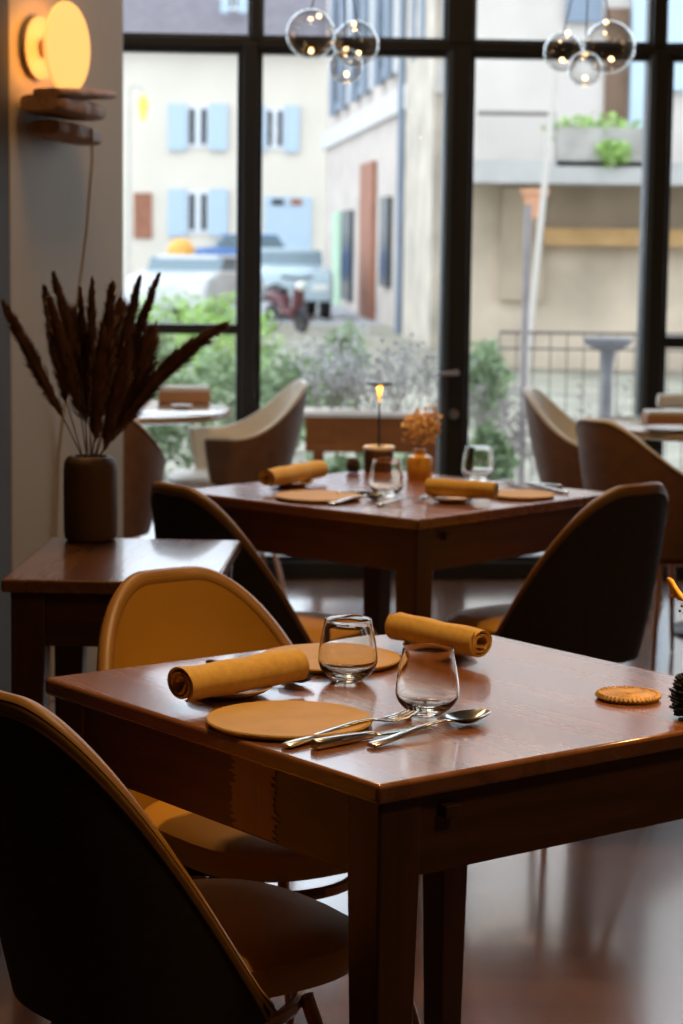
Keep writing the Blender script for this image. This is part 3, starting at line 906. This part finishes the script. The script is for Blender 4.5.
# ------------------------------------------------------------------ outside
GZ = -.5
M_terr = mat('terrace_concrete', (.52, .53, .53), .7, var=.08, scale=1.5)
M_lawn = mat('lawn', (.27, .25, .19), .9, var=.35, scale=1.2)
M_street = mat('asphalt', (.33, .33, .34), .9, var=.08, scale=1)
M_cwall = mat('cream_render', (.72, .65, .54), .85, var=.04, scale=.6)
M_roof = mat('mauve_roof_tiles', (.17, .15, .165), .85, var=.1, scale=3)
M_shut = mat('pale_blue_shutter', (.46, .57, .66), .7, var=.04)
M_shut2 = mat('slate_blue_shutter', (.20, .24, .30), .7, var=.08, scale=2)
M_wframe = mat('white_frame', (.75, .78, .80), .6, var=.02)
M_dglass = mat('house_glass', (.03, .035, .04), .25, var=.1)
M_bdoor = mat('rust_door', (.33, .13, .07), .7, var=.15, scale=4)
M_stone = mat('pale_stone', (.56, .48, .42), .9, var=.12, scale=1.3)
M_stone2 = mat('ochre_render', (.56, .45, .34), .9, var=.24, scale=.8)
M_grey = mat('grey_concrete', (.42, .40, .38), .9, var=.12, scale=2)
M_iron = mat('dark_iron', (.13, .105, .095), .6, .3, var=.1)
M_leafA = mat('leaf_bright', (.32, .48, .13), .8, var=.35, scale=3)
M_leafB = mat('leaf_mid', (.25, .33, .18), .8, var=.35, scale=3)
M_leafC = mat('leaf_grey', (.62, .62, .61), .8, var=.25, scale=5)
M_twig = mat('grey_twig', (.30, .26, .25), .9, var=.2, scale=5)

b = B(); box(b, (-8, 9.45, -.2), (10, 12.6, -.06)); struct(obj('terrace_floor', b, M_terr, smooth=False))
b = B(); nx, ny = 30, 30
g = [[b.verts.new((lerp(-14, 14, i / nx), lerp(12.6, 46, (j / ny)), lerp(-.2, GZ, min(1, j / ny * 1.6)) + .05 * noise.noise(V((i * .7, j * .7, 0))))) for i in range(nx + 1)] for j in range(ny + 1)]
for j in range(ny):
    for i in range(nx): b.faces.new((g[j][i], g[j][i + 1], g[j + 1][i + 1], g[j + 1][i]))
struct(obj('lawn', b, M_lawn))
b = B(); box(b, (-60, 46, GZ - .3), (60, 160, GZ)); struct(obj('street', b, M_street, smooth=False))
struct(bpy.data.objects['street'])


def facade_box(name, pa, pb, Y, zlo, thick, material, parent):
    """a box facing the camera side between two photo columns at distance Y"""
    pass


# cream house with pale blue shutters
HY = 72.0
def hp(px, py): return at(px, py, Y=HY)
t = empty('cream_house', (hp(215, 290).x, HY, GZ)); tag(t, 'cream house with pale blue shutters across the street', 'house')
def hbox(name, px0, py0, px1, py1, d0, d1, material, parent=t, base=None, bev=0):
    a, c = hp(px0, py1), hp(px1, py0)
    b = B(); o0 = base or t.location
    box(b, (a.x - o0.x, d0, a.z - o0.z), (c.x - o0.x, d1, c.z - o0.z)); return obj(name, b, material, parent, smooth=False, bevel=bev)
hbox('wall', 60, 42, 331, 291, 0, 8, M_cwall)
b = B(); a, c = hp(50, 44), hp(334, 44); o0 = t.location
b_ = [(a.x - o0.x, -.6, a.z - o0.z), (c.x - o0.x, -.6, a.z - o0.z), (c.x - o0.x, 8, a.z - o0.z), (a.x - o0.x, 8, a.z - o0.z)]
tp = [(a.x - o0.x + .5, 3.4, a.z - o0.z + 3.4), (c.x - o0.x - .5, 3.4, a.z - o0.z + 3.4), (c.x - o0.x - .5, 4, a.z - o0.z + 3.4), (a.x - o0.x + .5, 4, a.z - o0.z + 3.4)]
lip = [(x, y, z + .18) for x, y, z in b_]
loft(b, [b_, lip, tp]); obj('roof', b, M_roof, t, smooth=False)
def hwin(cx, y0, y1, w):
    f = hbox('window', cx - w, y0, cx + w, y1, -.06, .05, M_wframe)
    for s in (-1, 1):
        hbox('pane', cx + s * w * .52 - w * .26, y0 + 3, cx + s * w * .52 + w * .26, y1 - 3, -.09, -.03, M_dglass, f)
    for s in (-1, 1):
        hbox('shutter', min(cx + s * w, cx + s * w * 2.6), y0 - 2, max(cx + s * w, cx + s * w * 2.6), y1 + 3, -.14, -.02, M_shut)
hwin(198, 106, 147, 11.5); hwin(198, 191, 233, 11.5); hwin(275, 108, 149, 9.5); hwin(234, -12, 10, 5)
hbox('door', 134, 193, 152, 238, -.08, .05, M_bdoor)
g_ = hbox('garage_door', 264, 197, 312, 262, -.08, .05, M_shut)
hbox('pane', 272, 199, 284, 205, -.12, -.02, M_dglass, g_); hbox('pane', 291, 199, 302, 205, -.12, -.02, M_bdoor, g_)

# pale blue neighbour at the left edge
t2_ = empty('blue_grey_house', (hp(90, 290).x, 84, GZ)); tag(t2_, 'pale blue house left of the cream house', 'house')
b = B(); box(b, (-7, 0, 0), (1.0, 7, 6.8)); obj('wall', b, mat('pale_blue_render', (.50, .60, .72), .9, var=.04), t2_, smooth=False)
b = B(); loft(b, [[(-7.3, -.4, 6.8), (1.3, -.4, 6.8), (1.3, 7.4, 6.8), (-7.3, 7.4, 6.8)], [(-6.8, 3.3, 9), (.8, 3.3, 9), (.8, 3.7, 9), (-6.8, 3.7, 9)]]); obj('roof', b, M_roof, t2_, smooth=False)

# tall stone building whose side recedes down the street
FA, FB = at(325, 250, Y=64), at(441, 250, Y=37)
ang = math.atan2(FB.y - FA.y, FB.x - FA.x); LEN = (V((FB.x, FB.y)) - V((FA.x, FA.y))).length
t = empty('stone_building', (FA.x, FA.y, GZ), ang); tag(t, 'tall pale stone building with slate blue shutters down the side street', 'building')
# local x runs from the far end to the near end, local -y faces the camera
b = B(); box(b, (0, 0, 0), (LEN, 9, 13)); obj('wall', b, M_stone, t, smooth=False)
b = B(); box(b, (-.2, -.12, 4.15), (LEN + .1, .1, 4.6)); obj('string_course', b, mat('white_stone', (.60, .57, .54), .9, var=.06, scale=2), t, smooth=False)
def lx(px): # distance along the facade for a photo column
    for i in range(2001):
        u = i / 2000; p = FA.lerp(FB, u)
        if 341 + (p.x / p.y) * FPX >= px: return u * LEN
    return LEN
for k, (pa, pb) in enumerate(((331, 344), (352, 366), (376, 390), (414, 426))):
    x0, x1 = lx(pa), lx(pb)
    f = obj('window', box(B(), (x0, -.08, 5.0), (x1, .02, 8.0)), M_wframe, t, smooth=False)
    xm = (x0 + x1) / 2; hw = (x1 - x0) * .22
    obj('pane', box(B(), (xm - hw, -.12, 5.2), (xm + hw, -.02, 7.8)), M_dglass, f, smooth=False)
    for s0, s1 in ((x0, xm - hw), (xm + hw, x1)):
        obj('shutter', box(B(), (s0, -.2, 4.9), (s1, -.09, 8.1)), M_shut2, t, smooth=False)
for pa, pb, z0, z1, mm_, nm in ((359, 372, 0, 3.4, M_bdoor, 'door'), (341, 350, .2, 2.4, M_dglass, 'window'), (380, 388, .8, 2.6, M_dglass, 'window'), (332, 338, 0, 2.4, mat('mint_door', (.45, .62, .45), .8, var=.05), 'door')):
    obj(nm, box(B(), (lx(pa), -.1, z0), (lx(pb), .02, z1)), mm_, t, smooth=False)
b = B(); xx = lx(403); tube(b, [(xx, -.14, 0), (xx, -.14, 12.5)], .075, 10); obj('drain_pipe', b, M_shut2, t)
b = B(); box(b, (lx(408), -.16, 0), (LEN, .02, 13)); obj('corner_pier', b, mat('warm_stone', (.52, .45, .37), .9, var=.22, scale=1.5), t, smooth=False)

# building with the planted balcony
BY = 31.0
p = at(470, 300, Y=BY); t = empty('balcony_building', (p.x, BY, GZ)); tag(t, 'ochre rendered building with a planted balcony at the right', 'building'); o0 = t.location
def bb(name, px0, py0, px1, py1, d0, d1, material, parent=t):
    a, c = at(px0, py1, Y=BY + d0), at(px1, py0, Y=BY + d0)
    b = B(); box(b, (a.x - o0.x, d0, a.z - o0.z), (c.x - o0.x, d1, c.z - o0.z)); return obj(name, b, material, parent, smooth=False)
M_upper = mat('grey_white_render', (.56, .50, .45), .9, var=.10, scale=.8)
bb('wall', 452, -420, 980, 175, 0, 3, M_upper)
bb('wall', 452, 175, 980, 388, .15, 3, M_stone2)
bb('balcony_slab', 455, 166, 980, 182, -1.6, .3, M_grey)
bb('shaded_band', 500, 184, 980, 240, .02, .2, mat('slab_shade_render', (.33, .25, .175), .9, var=.2, scale=1.2))  # shade below the balcony slab put into this strip's colour
bb('lintel_beam', 545, 233, 980, 245, -.25, .3, mat('ochre_beam', (.50, .30, .13), .9, var=.2, scale=2))
bb('parapet', 556, 128, 660, 166, -1.6, -1.4, mat('planter_concrete', (.36, .33, .30), .9, var=.2, scale=3))
bb('parapet', 700, 128, 980, 166, -1.6, -1.4, M_grey)
bb('window', 566, -40, 604, 22, -.1, .1, M_shut2); bb('door', 604, 8, 630, 120, -.05, .05, mat('brown_opening', (.17, .10, .06), .8, var=.2, scale=3))
bb('shutter', 630, -20, 652, 130, -.18, .02, M_shut); bb('shutter', 662, -20, 690, 90, -.18, .02, M_shut)
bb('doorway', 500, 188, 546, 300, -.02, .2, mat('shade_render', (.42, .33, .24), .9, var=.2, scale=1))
r_ = bb('railing', 478, 112, 556, 115, -1.58, -1.53, M_iron)
for i in range(15):
    px = 479 + i * 5.4
    bb('baluster', px, 115, px + 1.5, 166, -1.57, -1.54, M_iron, r_)


def leaf_blob(name, c, rad, n, size, material, label, cat, group=None, seed=1, stems=5):
    rr = random.Random(seed); t = empty(name, c); tag(t, label, cat, group)
    b = B()
    for k in range(stems):
        d = V((rr.uniform(-.6, .6) * rad[0], rr.uniform(-.6, .6) * rad[1], rad[2] * 1.2)); tube(b, [(d.x * .15, d.y * .15, 0), d * .5 + V((0, 0, .05)), d], [size * .18, size * .13, size * .06], 5)
    obj('stem', b, M_twig, t)
    b = B()
    for i in range(n):
        while True:
            q = V((rr.uniform(-1, 1), rr.uniform(-1, 1), rr.uniform(-1, 1)))
            if q.length < 1 and q.length > .35: break
        k = 1 + .25 * noise.noise(q * 2.5 + V((seed * 3.1, 0, 0)))
        p = V((q.x * rad[0] * k, q.y * rad[1] * k, rad[2] + q.z * rad[2] * k))
        if p.z < .01: p.z = .01
        d = V((rr.gauss(0, 1), rr.gauss(0, 1), rr.gauss(.3, 1))).normalized(); s = d.cross(V((rr.gauss(0, 1), rr.gauss(0, 1), rr.gauss(0, 1)))).normalized()
        l = size * rr.uniform(.7, 1.3)
        v = [b.verts.new(x) for x in (p, p + d * l * .5 + s * l * .3, p + d * l, p + d * l * .5 - s * l * .3)]
        b.faces.new(v)
    obj('foliage', b, material, t, smooth=False); return t


# plants on the balcony
bc = at(597, 128, Y=BY - 1.5)
leaf_blob('balcony_plant', bc + V((0, .12, -.25)), (.62, .18, .20), 500, .11, M_leafA, 'bright green plant row on the balcony parapet', 'plant', seed=3)
bc = at(613, 165, Y=BY - 1.75)
leaf_blob('balcony_plant', bc, (.22, .14, .16), 260, .09, M_leafA, 'round green plant in front of the balcony parapet', 'plant', seed=4)
# garden bushes
def gz(Y): return lerp(-.2, GZ, min(1, (Y - 12.6) / 33.4 * 1.6)) if Y > 12.6 else -.06
def ground(px, Y):
    p = at(px, 300, Y=Y); p.z = gz(Y); return p


gb = 'garden bushes outside the glass'
for i, (px, top, Y, rx, mt, lab) in enumerate((
        (170, 284, 26, .75, M_leafA, 'bright green bush below the parked cars'),
        (228, 288, 24, .55, M_leafA, 'bright green bush just left of the black post'),
        (120, 300, 22, .6, M_leafB, 'green bush outside behind the pampas plumes'),
        (205, 338, 15, .55, M_leafB, 'mid green bush behind the left round table'),
        (120, 345, 14.9, .32, M_leafB, 'mid green bush near the partition wall'),
        (283, 345, 17, .32, M_leafB, 'green bush right of the first black post'),
        (325, 352, 18.5, .30, M_leafB, 'green bush behind the wooden trough'),
        (346, 322, 27, .28, M_leafB, 'dark green shrub at the foot of the stone building'),
        (486, 336, 20, .22, M_leafB, 'small green bush seen just right of the centre post'),
        (492, 425, 12.3, .12, M_leafB, 'low green plant by the glass right of the centre post'),
        (380, 452, 11.3, .5, M_leafB, 'low greenery under the wooden trough'))):
    q = ground(px, Y); hh = at(px, top, Y=Y).z - q.z
    leaf_blob('garden_bush', q, (rx, rx * .6, hh / 2.15), 1500, .07, mt, lab, 'bush', gb, 20 + i)


def twigs(name, c, w, h, n, label, seed, material=M_leafC, spread=.6, r=.003):
    rr = random.Random(seed); t = empty(name, c); tag(t, label, 'shrub')
    b = B(); tips = []
    for i in range(n):
        p = V((rr.uniform(-w, w), rr.uniform(-.08, .08), 0)); d = V((rr.gauss(0, spread) * .5, rr.gauss(0, .3) * .5, 1)) * h * rr.uniform(.6, 1)
        m_ = p + d * .5 + V((rr.gauss(0, .02), 0, 0)); tube(b, [p, m_, p + d], [r, r * .8, r * .4], 4); tips += [m_, p + d, p + d * .75]
    obj('branch', b, M_twig, t)
    b = B()
    for q in tips:
        for k in range(7):
            p = q + V((rr.gauss(0, .03), rr.gauss(0, .03), rr.gauss(0, .03))); d = V((rr.gauss(0, 1), rr.gauss(0, 1), rr.gauss(0, 1))).normalized() * .03; s = d.cross(V((0, 1, .3))).normalized() * .009
            v = [b.verts.new(x) for x in (p, p + d * .5 + s, p + d, p + d * .5 - s)]; b.faces.new(v)
    obj('leaves', b, material, t, smooth=False); return t


# wooden trough planter outside the left door
TY = 10.3
a, c = at(305, 452, Y=TY), at(446, 414, Y=TY)
t = empty('trough_planter', ((a.x + c.x) / 2, TY, -.06)); tag(t, 'brown wooden trough planter on legs outside the left glass door', 'planter')
hw = (c.x - a.x) / 2; zt = c.z + .06; zb = a.z + .06
b = B(); box(b, (-hw, -.0, zb), (hw, .3, zt - .015)); obj('box', b, wood('trough_wood', (.15, .045, .010), (.24, .075, .018), .85, 0, 1.2, spec=.15), t, smooth=False, bevel=.005)
b = B(); box(b, (-hw - .01, -.015, zt - .02), (hw + .01, .315, zt)); obj('rim', b, mat('pale_wood_rim', (.55, .47, .40), .7, var=.1), t, smooth=False, bevel=.004)
for ix in (-1, 1):
    for y in (.02, .24):
        b = B(); box(b, (ix * (hw - .06) - .025, y, 0), (ix * (hw - .06) + .025, y + .04, zb)); obj('leg', b, MATS['trough_wood'], t, smooth=False)
twigs('grey_shrub', V((t.location.x, TY + .15, zt - .07)), hw * .95, .30, 44, 'grey leafy shrub growing in the wooden trough', 5)
twigs('bare_shrub', at(520, 480, Y=13.2), .30, .55, 36, 'brownish bare shrub before the iron fence', 6, M_twig)
twigs('bare_shrub', ground(305, 26), .5, .8, 30, 'pale bare shrub below the motor scooter', 8, M_leafC)

# iron fence, birdbath, post, leaning pole
FY = 14.0
p = at(560, 333, Y=FY); t = empty('iron_fence', (p.x, FY, -.25)); tag(t, 'thin iron fence outside the right glass door', 'fence')
b = B(); x0, x1 = at(500, 333, Y=FY).x - p.x, at(1000, 333, Y=FY).x - p.x; zt = p.z + .25
tube(b, [(x0, 0, zt), (x1, 0, zt)], .010, 6); tube(b, [(x0, 0, zt - .1), (x1, 0, zt - .1)], .007, 6); tube(b, [(x0, 0, .1), (x1, 0, .1)], .008, 6); obj('rail', b, M_iron, t)
x = x0
while x < x1:
    b = B(); tube(b, [(x, 0, 0), (x, 0, zt)], .0042, 6); obj('bar', b, M_iron, t); x += .105
BYY = 12.9
p = at(608, 338, Y=BYY); t = empty('bird_bath', (p.x, BYY, -.2)); tag(t, 'grey bird bath on a pedestal outside the right glass door', 'bird bath')
zt = p.z + .2
b = B(); lathe(b, [(.06, zt - .07), (.12, zt - .045), (.145, zt - .01), (.145, zt), (.13, zt), (.10, zt - .02), (.01, zt - .03)], 32); obj('basin', b, mat('slate_stone', (.20, .19, .20), .8, var=.15, scale=10), t)
b = B(); lathe(b, [(.11, 0), (.11, .03), (.06, .07), (.035, .2), (.03, zt - .2), (.05, zt - .06)], 20); obj('pedestal', b, MATS['slate_stone'], t)
p0, p1 = at(522, 420, Y=13.5), at(528, 205, Y=13.5)
b = B(); tube(b, [(0, 0, 0), (p1.x - p0.x, 0, p1.z + .25)], .022, 8); o = obj('thin_post', b, M_twig, loc=(p0.x, p0.y, -.25)); tag(o, 'thin dark garden post outside the right glass door', 'post')
p0, p1 = at(538, 250, Y=27.5), at(557, 60, Y=27.5)
dd = (p1 - p0); zz = p0.z - GZ
b = B(); tube(b, [V((-dd.x / dd.z * zz, 0, 0)), V((0, 0, zz)), V((dd.x, 0, zz + dd.z))], .038, 8); o = obj('leaning_pole', b, mat('pale_pole', (.50, .45, .40), .7, var=.05), loc=(p0.x, p0.y, GZ)); tag(o, 'pale leaning pole in front of the balcony building', 'pole')
# orange lantern on the wall under the balcony
p = at(535, 195, Y=29.5); t = empty('terracotta_pot', p + V((0, 0, -.3))); tag(t, 'terracotta pot hanging below the balcony', 'pot')
b = B(); lathe(b, [(.10, 0), (.16, .30), (.19, .31), (.19, .38), (.15, .38), (.01, .34)], 20); obj('pot', b, mat('terracotta', (.58, .28, .16), .8, var=.1), t)
b = B(); tube(b, [(.17, 0, .36), (0, 0, .75), (-.17, 0, .36)], .008, 5); tube(b, [(0, 0, .75), (0, 0, at(535, 176, Y=29.5).z - t.location.z)], .008, 5); obj('hanger', b, M_iron, t)


# parked cars
def car(loc, rz, paint, label, L=4.1, Wd=1.75, Ht=1.48):
    t = empty('parked_car', loc, rz); tag(t, label, 'car', 'parked cars')
    # side outline, local x along the car
    body = [(-.5, .30), (-.5, .68), (-.47, .80), (-.22, .88), (.28, .90), (.47, .80), (.5, .60), (.5, .28)]
    b = B(); rings = []
    for y, k in ((-.5, .92), (-.46, .985), (-.2, 1), (.2, 1), (.46, .985), (.5, .92)):
        rings.append([(x * L * k, y * Wd, .18 * Ht + (z - .18) * Ht * .86 * (.96 if k < .95 else 1)) for x, z in body])
    loft(b, rings); obj('body', b, paint, t, bevel=.05)
    cab = [(-.40, .66), (-.27, .99), (.12, 1.0), (.30, .66)]
    b = B(); rings = []
    for y, k in ((-.44, .90), (-.36, 1.0), (.36, 1.0), (.44, .90)):
        rings.append([((x + .05) * L * .92, y * Wd, (.52 * Ht if z < .8 else z * Ht * (.985 if k < 1 else 1))) for x, z in cab])
    loft(b, rings); obj('windows', b, mat('car_glass', (.16, .22, .25), .15, var=.05), t)
    b = B(); box(b, (-.20 * L, -.37 * Wd, .935 * Ht), (.17 * L, .37 * Wd, 1.015 * Ht)); obj('roof', b, paint, t, bevel=.03)
    for ix in (-.31, .31):
        for iy in (-1, 1):
            b = B(); tube(b, [(ix * L, iy * Wd * .5, .31), (ix * L, iy * Wd * .39, .31)], .31, 20); w = obj('wheel', b, mat('tyre', (.02, .02, .02), .8, var=.1), t)
            b = B(); tube(b, [(ix * L, iy * Wd * .505, .31), (ix * L, iy * Wd * .49, .31)], .19, 16); obj('hub', b, mat('alloy', (.5, .5, .52), .4, .8, var=.05), w)
    b = B(); box(b, (.478 * L, -.42 * Wd, .62), (.50 * L, -.22 * Wd, .76)); box(b, (.478 * L, .22 * Wd, .62), (.50 * L, .42 * Wd, .76)); obj('headlight', b, mat('headlamp_glass', (.85, .85, .80), .2, var=.02), t, bevel=.02)
    return t


P_blue = mat('blue_car_paint', (.045, .13, .36), .25, var=.03, coat=.6)
P_white = mat('white_car_paint', (.60, .61, .62), .25, var=.02, coat=.6)
P_silver = mat('silver_blue_paint', (.48, .60, .66), .25, .2, var=.02, coat=.6)
car((at(246, 275, Y=66).x, 66, GZ), math.radians(188), P_blue, 'blue car parked in front of the cream house', 4.3, Ht=1.74)
car((at(197, 295, Y=46).x, 46, GZ), math.radians(-104), P_white, 'white car parked below the blue car at the left', Ht=1.36)
car((at(283, 298, Y=50).x, 50, GZ), math.radians(-82), P_silver, 'pale silver car facing the room, right of the first black post', 4.0)
# orange-yellow bollard lamp
p = at(181, 252, Y=62); b = B(); ball(b, (0, 0, p.z - GZ), .38, 10); tube(b, [(0, 0, 0), (0, 0, p.z - GZ)], .10, 10)
o = obj('yellow_buoy', b, mat('yellow_orange', (.85, .42, .08), .6, var=.05), loc=(p.x, 62, GZ)); o.name = 'round_sign'; tag(o, 'round yellow sign left of the blue car', 'sign')
# street lamp on a bracket pole
p = at(143, 110, Y=55); t = empty('street_lamp', (p.x - .35, 55, GZ)); tag(t, 'street lamp with yellow lantern before the cream house', 'lamp')
b = B(); tube(b, [(0, 0, 0), (0, 0, p.z - GZ + .5), (.15, 0, p.z - GZ + .62), (.35, 0, p.z - GZ + .5)], .045, 8); obj('pole', b, mat('pale_post', (.6, .56, .5), .8, var=.05), t)
b = B(); lathe(b, [(.05, p.z - GZ - .25), (.12, p.z - GZ + .12), (.13, p.z - GZ + .2), (.04, p.z - GZ + .36)], 12, (.35, 0, 0)); obj('lantern', b, mat('lantern_glow', (.9, .65, .12), .5, emit=((1, .6, .06), .35)), t)
# motor scooter
p = at(286, 322, Y=42.5); t = empty('motor_scooter', (p.x, 42.5, GZ), math.radians(-60)); tag(t, 'dark red and black motor scooter parked outside', 'scooter')
M_red = mat('dark_red_paint', (.11, .03, .035), .3, var=.05); M_blk = mat('black_rubber', (.03, .028, .03), .7, var=.1)
for x in (-.55, .6):
    b = B(); ring = [(x + .20 * math.cos(2 * PI * i / 24), 0, .25 + .20 * math.sin(2 * PI * i / 24)) for i in range(25)]; tube(b, ring, .055, 8)
    tube(b, [(x, -.04, .25), (x, .04, .25)], .1, 12); obj('wheel', b, M_blk, t)
b = B(); tube(b, [(-.75, 0, .62), (-.45, 0, .68), (-.1, 0, .58), (.0, 0, .38), (.3, 0, .34), (.48, 0, .5), (.50, 0, .9)], [.08, .17, .15, .1, .1, .12, .10], 12); obj('body', b, M_red, t)
b = B(); tube(b, [(-.7, 0, .80), (-.4, 0, .83), (-.05, 0, .76)], [.08, .12, .09], 10, flat=.6); obj('seat', b, M_blk, t)
b = B(); tube(b, [(.6, 0, .25), (.5, 0, .8), (.44, 0, 1.02)], .04, 8); tube(b, [(.42, -.33, 1.05), (.46, 0, 1.0), (.42, .33, 1.05)], .025, 8); obj('handlebar', b, M_blk, t)
b = B(); ball(b, (.55, 0, .88), .1, 8); obj('headlight', b, mat('headlamp_glass', (.85, .85, .80), .2), t)

# ------------------------------------------------------------------ light
w = bpy.data.worlds.new('overcast'); scn.world = w; w.use_nodes = True
nt = w.node_tree; bg = nt.nodes['Background']; bg.inputs[0].default_value = (.77, .885, 1.0, 1); bg.inputs[1].default_value = 3.2
pl = bpy.data.lights.new('window_portal', 'AREA'); pl.shape = 'RECTANGLE'; pl.size = XR - XL; pl.size_y = ZT
pl.cycles.is_portal = True
po = bpy.data.objects.new('window_portal', pl); C.objects.link(po)
po.location = W0 + V(((XL + XR) / 2 * math.cos(YAW), (XL + XR) / 2 * math.sin(YAW) + .2, ZT / 2)); po.rotation_euler = (-PI / 2, 0, YAW)


def lamp(name, loc, power, size, col=(1, .62, .28), target=None):
    l = bpy.data.lights.new(name, 'AREA'); l.shape = 'DISK'; l.size = size; l.energy = power; l.color = col
    o = bpy.data.objects.new(name, l); C.objects.link(o); o.location = loc
    d = (V(target) - V(loc)) if target else V((0, 0, -1))
    o.rotation_euler = d.to_track_quat('-Z', 'Y').to_euler(); return o


def lamp(name, loc, power, size, col=(1, .62, .28)):
    l = bpy.data.lights.new(name, 'AREA'); l.shape = 'DISK'; l.size = size; l.energy = power; l.color = col
    o = bpy.data.objects.new(name, l); C.objects.link(o); o.location = loc; return o


def spot(loc, target, power, deg):
    l = bpy.data.lights.new('ceiling_spot', 'SPOT'); l.energy = power; l.color = (1, .64, .30); l.spot_size = math.radians(deg); l.spot_blend = .7; l.shadow_soft_size = .09
    o = bpy.data.objects.new('ceiling_spot', l); C.objects.link(o); o.location = loc
    o.rotation_euler = (V(target) - V(loc)).to_track_quat('-Z', 'Y').to_euler()


spot((.34, 2.95, 3.7), (.08, 3.25, .75), 250, 36)
spot((.40, 5.45, 3.7), (.15, 5.75, .75), 150, 34)
lamp('warm_fill', (2.7, 1.0, 4.3), 34, .8)  # this and the next: unseen area lights added as warm ambient fill
lamp('warm_fill', (-.2, 5.6, 4.3), 52, .8)

vs = scn.view_settings
scn.display_settings.display_device = 'sRGB'
vs.view_transform = 'Standard'; vs.look = 'None'; vs.exposure = 0.0; vs.gamma = 1.0; vs.use_curve_mapping = False
scn.cycles.use_denoising = True
scn.cycles.max_bounces = 10; scn.cycles.transparent_max_bounces = 16; scn.cycles.transmission_bounces = 10; scn.cycles.glossy_bounces = 5; scn.cycles.diffuse_bounces = 4
scn.cycles.sample_clamp_indirect = 6.0
